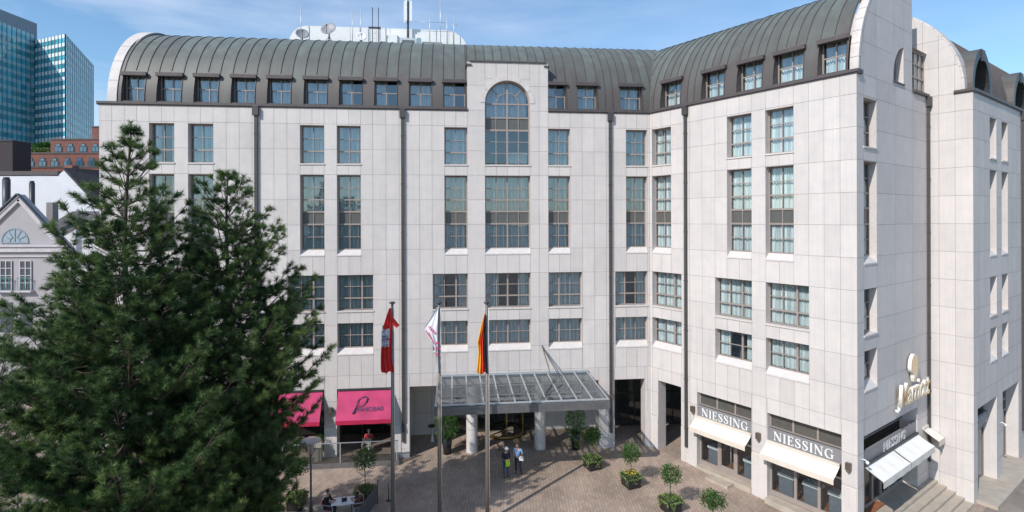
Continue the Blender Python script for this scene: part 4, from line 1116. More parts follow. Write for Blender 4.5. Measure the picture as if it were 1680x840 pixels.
for a, b in zip(pts, pts[1:]): m.bar((a[0], -0.11, a[1]), (b[0], -0.11, b[1]), 0.01, 0.045)
m.build('printed_stripe', FLAGTXT, f2)
drape('flag', 'black red and gold flag hanging on the rightmost pole', (P3[0] - 0.05, P3[1] - 0.14, 0),
      [(9.75, -0.06, 0.0), (9.2, -0.22, 0.02), (8.3, -0.40, 0.03), (7.8, -0.36, 0.03), (6.8, -0.45, 0.12), (6.72, -0.40, 0.12)],
      lambda s, q: (2 if s < (0.25 if q < 0.5 else 0.30) + 0.05 * sin(q * 9) else (1 if s < 0.50 + 0.22 * q else 0)), [FLAGBLACK, FLAGORANGE, FLAGGOLD], 4, 0.06, seed=8)

for o in [q for q in bpy.data.objects if q.get('category') == 'flag']:
    a, b, k = (10.62, 10.20, 0.89) if 'castle' in o['label'] else ((10.60, 10.35, 0.913) if 'lettering' in o['label'] else (10.22, 9.75, 0.96))
    for ch in o.children:
        for v in ch.data.vertices: v.co.z = a + (v.co.z - b) * k
# ------------------------------------------------------------ leaves
def leaf_object(name, matl, centres, dirs, length, width, parent=None, loc=(0, 0, 0), tone=None, seed=0, quad=False, droop=0.0):
    """many narrow leaf blades: centres (n,3) base points, dirs (n,3)"""
    rs = np.random.RandomState(seed); n = len(centres)
    d = dirs / (np.linalg.norm(dirs, axis=1, keepdims=True) + 1e-9)
    r = rs.normal(size=(n, 3)); s = np.cross(d, r); s /= (np.linalg.norm(s, axis=1, keepdims=True) + 1e-9)
    Lh = (length if np.ndim(length) else np.full(n, length))[:, None]; Wd = (width if np.ndim(width) else np.full(n, width))[:, None]
    if quad:
        k = 4
        V = np.stack([centres, centres + d * Lh * 0.5 + s * Wd / 2, centres + d * Lh + np.array([0, 0, -droop]), centres + d * Lh * 0.5 - s * Wd / 2], 1)
    else:
        k = 3
        V = np.stack([centres - s * Wd / 2, centres + s * Wd / 2, centres + d * Lh], 1)
    me = bpy.data.meshes.new(name)
    me.vertices.add(n * k); me.vertices.foreach_set('co', V.reshape(-1).astype(np.float32))
    me.loops.add(n * k); me.loops.foreach_set('vertex_index', np.arange(n * k, dtype=np.int32))
    me.polygons.add(n); me.polygons.foreach_set('loop_start', np.arange(0, n * k, k, dtype=np.int32))
    me.update(calc_edges=True)
    at = me.attributes.new('tone', 'FLOAT', 'FACE')
    tn = tone if tone is not None else rs.rand(n)
    at.data.foreach_set('value', np.clip(tn, 0, 1).astype(np.float32))
    me.materials.append(matl)
    return link(name, me, parent, loc)
NEEDLE = leaf_mat('pine_needles', (0.033, 0.078, 0.029), (0.175, 0.255, 0.075), 0.3)
LEAF = leaf_mat('laurel_leaves', (0.025, 0.075, 0.015), (0.09, 0.19, 0.04), 0.3)
IVY = leaf_mat('trailing_ivy', (0.07, 0.14, 0.03), (0.28, 0.36, 0.12), 0.3)
YELLOW = leaf_mat('yellow_flowers', (0.7, 0.45, 0.03), (0.85, 0.65, 0.1), 0.2)
HEDGE = leaf_mat('hedge_leaves', (0.03, 0.09, 0.02), (0.10, 0.22, 0.05), 0.2)

def pine(label, x, y, H, rad, zbase, seed, lean=0.0, ntw=1.0, group='pines in front of the hotel', z0=0.0, skew=None, needles=85):
    """whorled branches, side twigs, bottle-brush tufts of needles. rad(z) = crown radius at height z"""
    rr = random.Random(seed); rs = np.random.RandomState(seed)
    t = thing('pine_tree', label, 'tree', (x, y, z0), 0, group)
    wd = MB()
    ax = lambda z: Vector((lean * z + 0.10 * sin(z * 0.5 + seed), 0.08 * sin(z * 0.7 + 2 + seed), z))
    zs = [H * i / 26 for i in range(27)]
    wd.tube([ax(z) for z in zs], [0.22 * (1 - z / H) ** 0.9 + 0.018 for z in zs], 9)
    twn = MB()
    tufts = []                       # (base, dir, length, tone)
    z = H - 0.35
    while z > zbase:
        rr_ = rad(z)
        nb = 5 if rr_ < 1.0 else (7 if rr_ < 2.2 else 8)
        a0 = rr.random() * 6.28
        for i in range(nb):
            a = a0 + 2 * pi * i / nb + rr.uniform(-0.3, 0.3)
            L_ = rr_ * rr.choice((rr.uniform(0.55, 0.85), rr.uniform(0.85, 1.12)))
            if skew: L_ *= skew(a, z)
            if rr.random() < 0.06: L_ *= 1.18
            rise = 1.0 if rr_ < 1.4 else (0.42 if rr_ < 2.6 else 0.20)
            b0 = ax(z); dr = Vector((cos(a), sin(a), 0)); n = 7; pts = []
            for j in range(n + 1):
                s = j / n
                pts.append(b0 + dr * (L_ * s) + Vector((0, 0, L_ * (rise * s - 0.22 * sin(pi * s) * (L_ > 1.5) + 0.16 * s * s))))
            wd.tube(pts, [max(0.008, 0.04 * (L_ / 4) * (1 - j / n) + 0.009) for j in range(n + 1)], 5, cap=False)
            # terminal tuft and side twigs
            def twig(p, d, ln, tone):
                e = p + d * ln
                twn.tube([p, p + d * ln * 0.5 + Vector((0, 0, 0.02)), e], [0.010, 0.008, 0.005], 3, cap=False, sm=False)
                tufts.append((e - d * min(ln, 0.34), d, min(ln, 0.34) + 0.03, tone + rr.uniform(-0.25, 0.25)))
                if ln > 0.62 and rr.random() < 0.8: tufts.append((e - d * min(ln, 0.68), d, 0.30, tone - 0.15))
            tone = rr.uniform(0.15, 0.75)
            twig(pts[-2], (pts[-1] - pts[-2]).normalized(), (pts[-1] - pts[-2]).length + 0.1, tone + 0.15)
            side = Vector((-sin(a), cos(a), 0)); step = (0.27 if L_ > 1.3 else 0.55) / ntw; s = 0.16 if L_ < 1 else 0.26
            sg = 1
            while s < 0.99:
                j = min(n - 1, int(s * n)); p = pts[j].lerp(pts[j + 1], s * n - j)
                ln = (0.30 + 0.42 * L_ * (1 - s) * rr.uniform(0.5, 1.0)); ln = min(ln, 1.3)
                for sg in (-1, 1):
                    d = (dr * rr.uniform(0.35, 0.8) + side * sg * rr.uniform(0.5, 1.0) + Vector((0, 0, rr.uniform(0.05, 0.85)))).normalized()
                    twig(p, d, ln, tone + rr.uniform(-0.15, 0.15))
                    if ln > 0.7:
                        for q in (0.35, 0.65):
                            d2 = (d + side * rr.uniform(-0.6, 0.6) + Vector((0, 0, rr.uniform(0.1, 0.7))) + dr * 0.4).normalized(); twig(p + d * ln * q, d2, rr.uniform(0.25, 0.42), tone + rr.uniform(-0.1, 0.2))
                s += step / max(L_, 0.5)
        z -= 0.50 if rr_ > 1.4 else 0.50
    tufts.append((ax(H) - Vector((0, 0, 0.4)), Vector((0, 0, 1)), 0.5, 0.6))
    wd.build('trunk', BARK, t); twn.build('twigs', BARK, t)
    B = np.array([b for b, d, l, tn in tufts]); D = np.array([d for b, d, l, tn in tufts]); Ls = np.array([l for *_, l, tn in tufts]); T = np.array([tn for *_, tn in tufts])
    N = len(tufts); K = needles
    q = rs.rand(N, K); pos = B[:, None] + D[:, None] * (Ls[:, None] * (0.30 + 0.70 * q))[..., None]
    r = rs.normal(size=(N, K, 3)); r -= (r * D[:, None]).sum(-1, keepdims=True) * D[:, None]; r /= np.linalg.norm(r, axis=-1, keepdims=True)
    dirs = D[:, None] * (0.35 + 0.7 * rs.rand(N, K))[..., None] + r * 0.95
    tone = (T[:, None] * 0.75 + rs.normal(size=(N, K)) * 0.08 + 0.45 * (q - 0.5)).reshape(-1)  # tone falls towards the tuft base: inner shade put into the needle colour
    ln = (0.16 + 0.08 * rs.rand(N * K))
    print('pine', label[:20], N, 'tufts', N * K, 'needles')
    leaf_object('crown', NEEDLE, pos.reshape(-1, 3), dirs.reshape(-1, 3), ln, np.full(N * K, 0.016), t, seed=seed, tone=tone)
    # pale candles at some tips
    c = MB()
    for b, d, l, tn in tufts:
        if rr.random() < 0.045:
            e = b + d * l
            for k in range(3):
                d2 = (d + Vector((rr.uniform(-.5, .5), rr.uniform(-.5, .5), rr.uniform(0, .6)))).normalized(); c.tube([e, e + d2 * 0.07], [0.010, 0.006], 4, sm=False)
    c.build('buds', mat('pine_buds', (0.42, 0.33, 0.10), 0.7), t)
    return t
def r1(z):
    d = 17.75 - z; return max(0.12, min(0.60 * d, 0.46 * d + 0.35, 3.3 + 0.10 * d, 4.4)) if d > 0 else 0.1
def r2(z):
    d = 16.75 - z; return max(0.12, min(0.62 * d, 0.42 * d + 0.55, 2.9 + 0.12 * d, 3.6) - 0.28 * max(0, d - 10.5)) if d > 0 else 0.1
pine('tall pine whose tip stands before the hotel front, the left of the two big pines', -13.45, 19.0, 18.2, r1, 0.9, 11, skew=lambda a, z: (0.76 if z > 11.8 else 1.08) if cos(a) < -0.35 else 1.0)
pine('slightly lower pine with its tip before the stone facade, right of the tallest pine', -11.15, 21.4, 16.7, lambda z: r2(z), 1.2, 23, skew=lambda a, z: (1.06 if z > 8 else 0.86) if cos(a) > 0.2 else 1.0)
pine('small dark pine at the left edge of the picture', -25.5, 26.5, 11.0, lambda z: max(0.12, min(0.55 * (11.2 - z), 2.4)), 1.0, 37, needles=26, ntw=0.8)
0 and pine('low pine crown in the lower left corner', -16.2, 17.2, 7.6, lambda z: max(0.12, min(0.7 * (7.8 - z), 2.0)), 0.8, 41, ntw=0.8)

def ball_plant(t, c, r, n, matl, seed, leaf=0.085, lw=0.035, squash=0.85, name='foliage'):
    rs = np.random.RandomState(seed)
    d = rs.normal(size=(n, 3)); d /= np.linalg.norm(d, axis=1, keepdims=True)
    rad = r * (0.35 + 0.65 * rs.rand(n) ** 0.45) * (1 + 0.26 * np.sin(d[:, 0] * 5 + seed) * np.cos(d[:, 1] * 4 + seed * 2) + 0.17 * np.sin(d[:, 2] * 7 + seed))
    p = d * rad[:, None]; p[:, 2] *= squash; p += np.array(c)
    dd = d + rs.normal(size=(n, 3)) * 0.6; dd[:, 2] += 0.35
    return leaf_object(name, matl, p, dd, leaf * (0.7 + 0.6 * rs.rand(n)), np.full(n, lw), t, seed=seed, quad=True, tone=rs.rand(n) * 0.8 + 0.1)
def topiary(x, y, label, seed, h=2.0, r=0.52, rot=0.4, size=0.42, flowers=False, ivy=1.0):
    z0 = gz(x, y); t = thing('potted_laurel', label, 'potted plant', (x, y, z0), rot, 'potted laurel standards on the plaza')
    s = size; m = MB()
    m.raw([(-s * .9, -s * .9, 0), (s * .9, -s * .9, 0), (s * .9, s * .9, 0), (-s * .9, s * .9, 0), (-s, -s, .62), (s, -s, .62), (s, s, .62), (-s, s, .62), (-s + .05, -s + .05, .62), (s - .05, -s + .05, .62), (s - .05, s - .05, .62), (-s + .05, s - .05, .62), (-s + .05, -s + .05, .54), (s - .05, -s + .05, .54), (s - .05, s - .05, .54), (-s + .05, s - .05, .54)],
          [(0, 1, 5, 4), (1, 2, 6, 5), (2, 3, 7, 6), (3, 0, 4, 7), (4, 5, 9, 8), (5, 6, 10, 9), (6, 7, 11, 10), (7, 4, 8, 11), (8, 9, 13, 12), (9, 10, 14, 13), (10, 11, 15, 14), (11, 8, 12, 15), (12, 13, 14, 15), (3, 2, 1, 0)])
    m.build('planter', BLACKPOT, t)
    m = MB(); m.tube([(0, 0, .5), (0.02, 0.01, 1.0), (-0.01, 0, h - r * 0.7)], [0.028, 0.024, 0.02], 7)
    rr = random.Random(seed)
    for i in range(9): a = rr.random() * 6.28; m.tube([(0, 0, h - r * 0.7), (cos(a) * r * .35, sin(a) * r * .35, h - r * .25), (cos(a) * r * .7, sin(a) * r * .7, h + rr.uniform(-.1, .3))], [0.014, 0.010, 0.005], 4)
    m.build('stem', BARK, t)
    ball_plant(t, (0, 0, h), r, 1300, LEAF, seed, 0.11, 0.045)
    rs = np.random.RandomState(seed + 50)                      # trailing ivy on the rim
    n = int(460 * ivy); side = rs.randint(0, 4, n); q = rs.uniform(-1, 1, n); f = np.clip(np.sin(q * 3.6 + seed * 1.3 + side * 1.9) * 1.3, 0.0, 1.0)
    drop = rs.rand(n) ** 1.1 * (0.07 + 0.55 * f * rs.rand(n)); o = s + 0.03 + 0.05 * rs.rand(n)
    xx = np.where(side == 0, o, np.where(side == 1, -o, q * s)); yy = np.where(side < 2, q * s, np.where(side == 2, o, -o))
    p = np.stack([xx, yy, 0.66 - drop], 1); d = np.stack([xx, yy, -0.4 - rs.rand(n)], 1) + rs.normal(size=(n, 3)) * 0.3
    top = rs.uniform(-s, s, (int(330 * ivy), 3)); top[:, 2] = 0.60 + 0.14 * rs.rand(len(top)); dt = rs.normal(size=top.shape) * 0.6; dt[:, 2] = 0.5
    P_ = np.concatenate([p, top]); D_ = np.concatenate([d, dt])
    leaf_object('trailing_ivy', IVY, P_, D_, 0.09 * (0.6 + 0.6 * rs.rand(len(P_))), np.full(len(P_), 0.05), t, seed=seed, quad=True)
    if flowers:
        fl_ = rs.uniform(-s * .8, s * .8, (70, 3)); fl_[:, 2] = 0.74 + 0.08 * rs.rand(70); dn = rs.normal(size=fl_.shape); leaf_object('flowers', YELLOW, fl_, dn, 0.07, 0.06, t, quad=True, seed=3)
    return t
topiary(4.75, 32.3, 'laurel ball on a stem in a black planter in the canopy shade beside the pier', 1, 1.95, 0.50)
topiary(6.60, 30.3, 'laurel ball in a black planter with yellow flowers among its ivy', 2, 1.80, 0.50, flowers=True)
topiary(8.12, 27.95, 'laurel ball in a black planter standing alone in the sun, ivy over one corner', 3, 1.85, 0.52, ivy=1.3)
topiary(9.35, 25.35, 'laurel whose planter is cut off by the bottom of the picture', 4, 2.0, 0.48)
topiary(-11.15, 27.95, 'laurel with bushy ivy in a black planter left of the lamp post', 5, 2.1, 0.55, rot=0.1, ivy=1.5)
topiary(-7.80, 28.6, 'laurel in a black planter behind the seated woman', 6, 2.25, 0.62, rot=0.1, ivy=1.5)
def tall_plant(x, y, label, seed, h, r, palm):
    t = thing('tall_potted_plant', label, 'potted plant', (x, y, 0), 0, 'tall plants beside the entrance')
    m = MB(); m.lathe([(0, 0), (0.24, 0), (0.34, 1.05), (0.30, 1.05), (0.29, 0.95), (0, 0.95)], 18); m.build('pot', BLACKPOT, t)
    rs = np.random.RandomState(seed); n = 1500
    m = MB()
    for i in range(7): a = i * 0.9; m.tube([(0, 0, 0.9), (0.1 * cos(a), 0.1 * sin(a), 1.4), (r * .5 * cos(a), r * .5 * sin(a), h * .8)], [0.02, 0.015, 0.008], 5)
    m.build('stem', BARK, t)
    hh = 1.0 + (h - 1.0) * rs.rand(n) ** 0.8; a = rs.rand(n) * 6.283; ra = r * np.sqrt(rs.rand(n)) * (0.55 + 0.45 * np.sin((hh - 1) / (h - 1) * pi * 0.9 + 0.3))
    p = np.stack([ra * np.cos(a), ra * np.sin(a), hh], 1); d = np.stack([np.cos(a), np.sin(a), -0.2 + rs.rand(n) * (1.0 if palm else 0.5)], 1) + rs.normal(size=(n, 3)) * .3
    leaf_object('foliage', LEAF, p, d, (0.34 if palm else 0.2) * (0.6 + 0.6 * rs.rand(n)), np.full(n, 0.04), t, seed=seed, quad=True, droop=0.08)
    if palm is False:
        n = 300; a = rs.rand(n) * 6.283; p = np.stack([0.36 * np.cos(a), 0.36 * np.sin(a), 0.2 + 0.9 * rs.rand(n)], 1); leaf_object('trailing_ivy', IVY, p, p * [1, 1, -0.5], 0.09, 0.05, t, seed=2, quad=True)
tall_plant(-4.15, 34.35, 'palm-like plant in a tall black pot left of the round column', 8, 2.65, 0.62, True)
tall_plant(4.05, 35.0, 'bushy tall plant in a black pot between round column and pier', 9, 3.1, 0.58, False)

# ------------------------------------------------------------ wall lamps, cameras, big sign
def wall_lamp(k, u, h, label):
    t = thing('wall_lamp', label, 'lamp', fp(k, u, 0, h), FR[k][1], 'bronze wall lamps on the piers')
    m = MB(); m.box(-0.11, 0.11, -0.22, -0.03, -0.05, 0.28); m.box(-0.03, 0.03, -0.04, 0.0, 0.02, 0.18); m.build('housing', mat('bronze', (0.16, 0.125, 0.10), 0.4, 0.5), t)
    m = MB(); m.lathe([(0.0, -0.16), (0.06, -0.16), (0.085, -0.06), (0.085, -0.05), (0, -0.05)], 12, (0, -0.125, 0)); m.build('lens', mat('bronze_lens', (0.20, 0.17, 0.14), 0.3), t)
wall_lamp('R', 7.45, 2.95, 'bronze wall lamp on the pier between the two shopfronts')
wall_lamp('R', 11.93, 2.95, 'bronze wall lamp on the corner pier')
wall_lamp('R', 3.32, 3.25, 'bronze wall lamp beside the downpipe at the first shop')
wall_lamp('F', -2.62, 3.25, 'bronze wall lamp on the pier right of the canopy')
wall_lamp('F', -20.3, 3.05, 'bronze wall lamp on the pier between the magenta awnings')
def cctv(k, u, o, h, label):
    t = thing('security_camera', label, 'camera', fp(k, u, 0, h), FR[k][1], 'white security cameras')
    m = MB(); m.tube([(0, 0, 0.05), (0, -0.12, 0.10), (0, -0.24, 0.06)], [0.02, 0.022, 0.03], 8); m.build('arm', WHITE, t)
    m = MB(); m.lathe([(0.0, -0.10), (0.05, -0.08), (0.075, -0.02), (0.075, 0.03), (0.03, 0.07), (0, 0.07)], 14, (0, -0.28, 0)); m.build('dome', WHITE, t)
cctv('E', 0.35, 0, 3.35, 'white security camera on the corner pier'); cctv('E2', 4.9, 0, 2.6, 'white security camera in the side street')
def hotel_sign():
    GOLDL = mat('cream_gold_face', (0.80, 0.56, 0.27), 0.35, 0.1, var=0.04); SIDE = mat('pale_letter_side', (0.74, 0.72, 0.68), 0.4)
    t = thing('hotel_sign', 'large raised gold and white Marriott lettering with a round emblem', 'sign', fp('E', 4.35, 0, 4.95), AE)
    me = text_mesh('Marriott', 1.42, 0.075, shear=0.22, offset=0.012, spacing=0.98)
    xs = [v.co.x for v in me.vertices]; x0, x1 = min(xs), max(xs); k = 4.1 / (x1 - x0)
    for v in me.vertices: v.co = ((v.co.x - x0) * k, -0.25 - v.co.z, v.co.y * 1.12 + 0.16)
    me.materials.clear(); me.materials.append(GOLDL); me.materials.append(SIDE)
    for p in me.polygons: p.material_index = 0 if abs(p.normal.y) > 0.7 else 1
    link('lettering', me, t)
    # curling tail of the first letter
    m = MB(); m.tube([(0.20, -0.17, 0.35), (0.0, -0.2, -0.02), (-0.18, -0.2, -0.08), (-0.26, -0.2, 0.05)], [0.07, 0.08, 0.08, 0.09], 8); m.build('flourish', SIDE, t)
    # emblem: rounded disc split by slanting strokes with a notch low on the left
    m = MB(); c = (2.1, 1.92); rx, rz = 0.52, 0.66
    def strip(s0, s1):
        top = []; bot = []
        for i in range(9):
            s = s0 + (s1 - s0) * i / 8; q = sqrt(max(0, 1 - s * s)); top.append((c[0] + rx * s, c[1] + rz * q)); bot.append((c[0] + rx * s, c[1] - rz * q * (1.0 if s > -0.2 else 0.55)))
        m.prism(top + bot[::-1], -0.25, -0.08)
    for s0, s1 in ((-0.99, -0.42), (-0.36, -0.04), (0.03, 0.32), (0.39, 0.99)): strip(s0, s1)
    m.prism([(c[0] - 0.16, c[1] - 0.6), (c[0] + 0.16, c[1] - 0.62), (c[0] + 0.12, c[1] - 0.82), (c[0] - 0.08, c[1] - 0.80)], -0.24, -0.09)
    o = m.build('emblem', [GOLDL, SIDE], t)
    for p in o.data.polygons: p.material_index = 0 if abs(p.normal.y) > 0.7 else 1
    m = MB()
    for x in (0.5, 1.6, 2.6, 3.7): m.box(x, x + 0.06, -0.14, 0, 0.4, 0.46)
    m.build('stand_off', STEEL, t)
hotel_sign()

# ------------------------------------------------------------ street lamps
def lamp_post(x, y, h, label):
    z = gz(x, y); t = thing('street_lamp', label, 'street lamp', (x, y, z), 0, 'disc-topped lamp posts')
    m = MB(); m.tube([(0, 0, 0), (0, 0, 0.8), (0, 0, 0.82), (0, 0, h - 0.75)], [0.09, 0.08, 0.05, 0.045], 10); m.build('post', DARKMETAL, t)
    m = MB(); m.lathe([(0, h - .75), (0.06, h - .75), (0.13, h - .55), (0.16, h - .2), (0.10, h - .12), (0, h - .12)], 14); m.build('lantern', mat('lamp_globe', (0.45, 0.40, 0.34), 0.3), t)
    m = MB()
    for i in range(5): a = i * 1.257; m.tube([(0.05 * cos(a), .05 * sin(a), h - 0.8), (0.24 * cos(a), .24 * sin(a), h - 0.5), (0.2 * cos(a), .2 * sin(a), h - .08)], 0.012, 5)
    m.build('cage', DARKMETAL, t)
    m = MB(); m.lathe([(0, h + .04), (0.30, h + .01), (0.50, h - .05), (0.50, h - .08), (0, h - .06)], 22); m.build('disc_shade', mat('lamp_disc', (0.42, 0.36, 0.32), 0.6), t)
lamp_post(-10.05, 27.0, 3.9, 'disc-topped lamp post beside the terrace table')
lamp_post(-22.2, 24.3, 3.9, 'disc-topped lamp post seen through the pine at the lower left')
# ------------------------------------------------------------ people
def skin_mesh(chains, name, matl, sub=2):
    """chains: list of lists of (x,y,z,r); chains joined where points coincide"""
    vs = []; es = []; rs = []
    def vid(p):
        for i, v in enumerate(vs):
            if abs(v[0] - p[0]) + abs(v[1] - p[1]) + abs(v[2] - p[2]) < 1e-4: return i
        vs.append(p[:3]); rs.append(p[3]); return len(vs) - 1
    for c in chains:
        ids = [vid(p) for p in c]
        for a, b in zip(ids, ids[1:]):
            if a != b: es.append((a, b))
    me = bpy.data.meshes.new(name); me.from_pydata(vs, es, []); o = bpy.data.objects.new(name, me); COL.objects.link(o)
    md = o.modifiers.new('skin', 'SKIN'); md.use_smooth_shade = True
    lay = me.skin_vertices[0].data if me.skin_vertices else None
    if lay is None:
        bpy.context.view_layer.objects.active = o; lay = me.skin_vertices[0].data
    for i, r in enumerate(rs):
        lay[i].radius = (r, r) if not isinstance(r, tuple) else r
        lay[i].use_root = (i == 0)
    sb = o.modifiers.new('sub', 'SUBSURF'); sb.levels = sub; sb.render_levels = sub
    dg = bpy.context.evaluated_depsgraph_get(); dg.update()
    me2 = bpy.data.meshes.new_from_object(o.evaluated_get(dg)); me2.name = name
    bpy.data.objects.remove(o); me2.materials.clear(); me2.materials.append(matl)
    for p in me2.polygons: p.use_smooth = True
    return me2
SKIN = mat('skin', (0.50, 0.30, 0.22), 0.55, var=0.04)
def ico(m, c, rx, ry, rz, n=12, k=16, mi=0, z0=-1.0, z1=1.0):
    V = []
    for i in range(n + 1):
        s = z0 + (z1 - z0) * i / n; s = max(-0.999, min(0.999, s)); q = sqrt(1 - s * s)
        for j in range(k): a = 2 * pi * j / k; V.append((c[0] + rx * q * cos(a), c[1] + ry * q * sin(a), c[2] + rz * s))
    F = [(i * k + j, i * k + (j + 1) % k, (i + 1) * k + (j + 1) % k, (i + 1) * k + j) for i in range(n) for j in range(k)]
    m.raw(V, F + [tuple(range(k))[::-1], tuple(n * k + j for j in range(k))], mi, True)
def hand(ch, wrist, d, side, r=0.009, curl=0.35):
    """five fingers fanning from the palm"""
    w_ = Vector(wrist[:3]); d = Vector(d).normalized(); s = Vector(side).normalized(); nrm = d.cross(s)
    palm = w_ + d * 0.085
    ch.append([tuple(wrist), (*(w_ + d * 0.045), 0.032), (*palm, 0.033)])
    for i, (q, l) in enumerate(((-0.030, 0.072), (-0.010, 0.082), (0.010, 0.077), (0.030, 0.060))):
        b = palm + s * q; ch.append([(*palm, 0.033), (*(b + d * 0.02), r), (*(b + d * (0.02 + l * .5) + nrm * curl * .015), r), (*(b + d * (0.02 + l * .9) + nrm * curl * 0.05), r * .8)])
    b = w_ + d * 0.045; ch.append([(*b, 0.032), (*(b + s * -0.045 + d * 0.02), r * 1.2), (*(b + s * -0.06 + d * 0.06), r)])
def person(x, y, z, rot, label, pose, cloth, hair, shoes=(0.02, 0.018, 0.016), helmet=None, height=1.78, extra=None):
    """pose: dict of joints in metres for a 1.78 m body facing -y"""
    k = height / 1.78
    t = thing('person', label, 'person', (x, y, z), rot)
    J = {q: tuple(c * k for c in v) for q, v in pose.items()}
    pv, ch, nk, hd = J['pelvis'], J['chest'], J['neck'], J['head']
    def L3(a, b, s): return tuple(a[i] + (b[i] - a[i]) * s for i in range(3))
    body = []; jac = []; trs = []; sh = []
    torso = [(*pv, .115), (*L3(pv, ch, .5), .115), (*ch, .135), (*L3(ch, nk, .75), .075), (*nk, .052), (*L3(nk, hd, .6), .055)]
    body.append([(p[0], p[1], p[2], p[3] * .9 * k) for p in torso])
    jac.append([(*pv, .135 * k), (*L3(pv, ch, .5), .130 * k), (*ch, .152 * k), (*L3(ch, nk, .62), .085 * k)])
    for s in 'LR':
        sd = -1 if s == 'L' else 1
        shd, el, wr = J['shoulder' + s], J['elbow' + s], J['wrist' + s]; hp, kn, an, toe = J['hip' + s], J['knee' + s], J['ankle' + s], J['toe' + s]
        body.append([(*ch, .135 * .9 * k), (*shd, .052 * k), (*L3(shd, el, .5), .045 * k), (*el, .038 * k), (*L3(el, wr, .5), .034 * k), (*wr, .026 * k)])
        dr = Vector(wr) - Vector(el); sv = dr.cross(Vector((0, -1, 0.2))).normalized() if dr.length else Vector((1, 0, 0))
        hand(body, (*wr, .026 * k), dr, sv * sd, .009 * k)
        jac.append([(*ch, .152 * k), (*shd, .068 * k), (*L3(shd, el, .5), .060 * k), (*el, .052 * k)] + ([(*L3(el, wr, .5), .046 * k), (*L3(el, wr, .92), .040 * k)] if cloth.get('long', True) else []))
        body.append([(*pv, .115 * .9 * k), (*hp, .075 * k), (*L3(hp, kn, .5), .065 * k), (*kn, .050 * k), (*L3(kn, an, .4), .050 * k), (*an, .034 * k), (*toe, .030 * k)])
        trs.append([(*pv, .128 * k), (*hp, .092 * k), (*L3(hp, kn, .5), .083 * k), (*kn, .066 * k), (*L3(kn, an, .5), .062 * k), (*L3(kn, an, .93), .056 * k)])
        sh.append([(*L3(kn, an, .96), .045 * k), (*an, .048 * k), (*L3(an, toe, .55), .045 * k), (*toe, .038 * k)])
    bm = skin_mesh(body, 'body', SKIN)
    hm = MB(); hr = .098 * k
    ico(hm, hd, hr * .80, hr * .98, hr * 1.22)                      # head with nose, ears, brow, jaw
    ico(hm, (hd[0], hd[1] - hr * .25, hd[2] - hr * .62), hr * .58, hr * .68, hr * .55, 8, 12)
    ico(hm, (hd[0], hd[1] - hr * 1.0, hd[2] - hr * .12), hr * .14, hr * .22, hr * .26, 6, 8)
    for s in (-1, 1): ico(hm, (hd[0] + s * hr * .82, hd[1] + .01, hd[2] - hr * .05), hr * .12, hr * .2, hr * .3, 6, 8)
    hme = hm.mesh('head', SKIN)
    # merge head into the body mesh so the figure is one surface object
    import bmesh
    b = bmesh.new(); b.from_mesh(bm); b.from_mesh(hme); b.to_mesh(bm); b.free()
    for p in bm.polygons: p.use_smooth = True
    link('body', bm, t)
    fm = MB()
    for s in (-1, 1): ico(fm, (hd[0] + s * hr * .33, hd[1] - hr * .88, hd[2] + hr * .08), hr * .12, hr * .08, hr * .07, 6, 8)
    fm.box(hd[0] - hr * .25, hd[0] + hr * .25, hd[1] - hr * .96, hd[1] - hr * .85, hd[2] - hr * .58, hd[2] - hr * .52)
    fm.build('face', mat('eyes_and_mouth', (0.06, 0.03, 0.025), 0.5), t)
    link('jacket', skin_mesh(jac, 'jacket', mat('cloth', cloth['top'], 0.85, var=0.12, scale=9)), t)
    link('trousers', skin_mesh(trs, 'trousers', mat('cloth', cloth['legs'], 0.85, var=0.12, scale=9)), t)
    for c in sh: link('shoe', skin_mesh([c], 'shoe', mat('shoe_leather', shoes, 0.5)), t)
    h = MB(); ico(h, (hd[0], hd[1] + hr * .14, hd[2] + hr * .22), hr * .90, hr * 1.0, hr * 1.14, 10, 16, z0=-0.35)
    if hair.get('long'): ico(h, (hd[0], hd[1] + hr * .55, hd[2] - hr * .5), hr * .75, hr * .55, hr * 1.3, 8, 12)
    h.build('hair', mat('hair', hair['col'], 0.6, var=0.2, scale=30), t)
    if helmet:
        h = MB(); ico(h, (hd[0], hd[1] + hr * .05, hd[2] + hr * .42), hr * 1.10, hr * 1.28, hr * 1.05, 8, 18, z0=0.0)
        h.lathe([(0, 0), (hr * 1.32, -0.012), (hr * 1.34, 0.004), (0, 0.03)], 18, (hd[0], hd[1] - hr * .05, hd[2] + hr * .42)); h.box(hd[0] - .02, hd[0] + .02, hd[1] - hr * 1.1, hd[1] + hr * 1.1, hd[2] + hr * 1.38, hd[2] + hr * 1.5)
        h.build('hard_hat', mat('white_hard_hat', helmet, 0.35), t)
    if extra: extra(t, J, k)
    return t
STAND = dict(pelvis=(0, 0, .95), chest=(0, -.01, 1.30), neck=(0, 0, 1.50), head=(0, -.03, 1.65),
    shoulderL=(-.19, 0, 1.42), elbowL=(-.25, .03, 1.14), wristL=(-.24, -.06, .90), shoulderR=(.19, 0, 1.42), elbowR=(.25, .03, 1.14), wristR=(.24, -.06, .90),
    hipL=(-.10, 0, .88), kneeL=(-.11, -.01, .49), ankleL=(-.12, .02, .08), toeL=(-.14, -.15, .035), hipR=(.10, 0, .88), kneeR=(.11, -.01, .49), ankleR=(.12, .02, .08), toeR=(.14, -.15, .035))
p1 = dict(STAND); p1.update(head=(.01, -.09, 1.63), elbowL=(-.24, -.02, 1.15), wristL=(-.06, -.27, 1.12), elbowR=(.24, -.02, 1.15), wristR=(.07, -.27, 1.10))
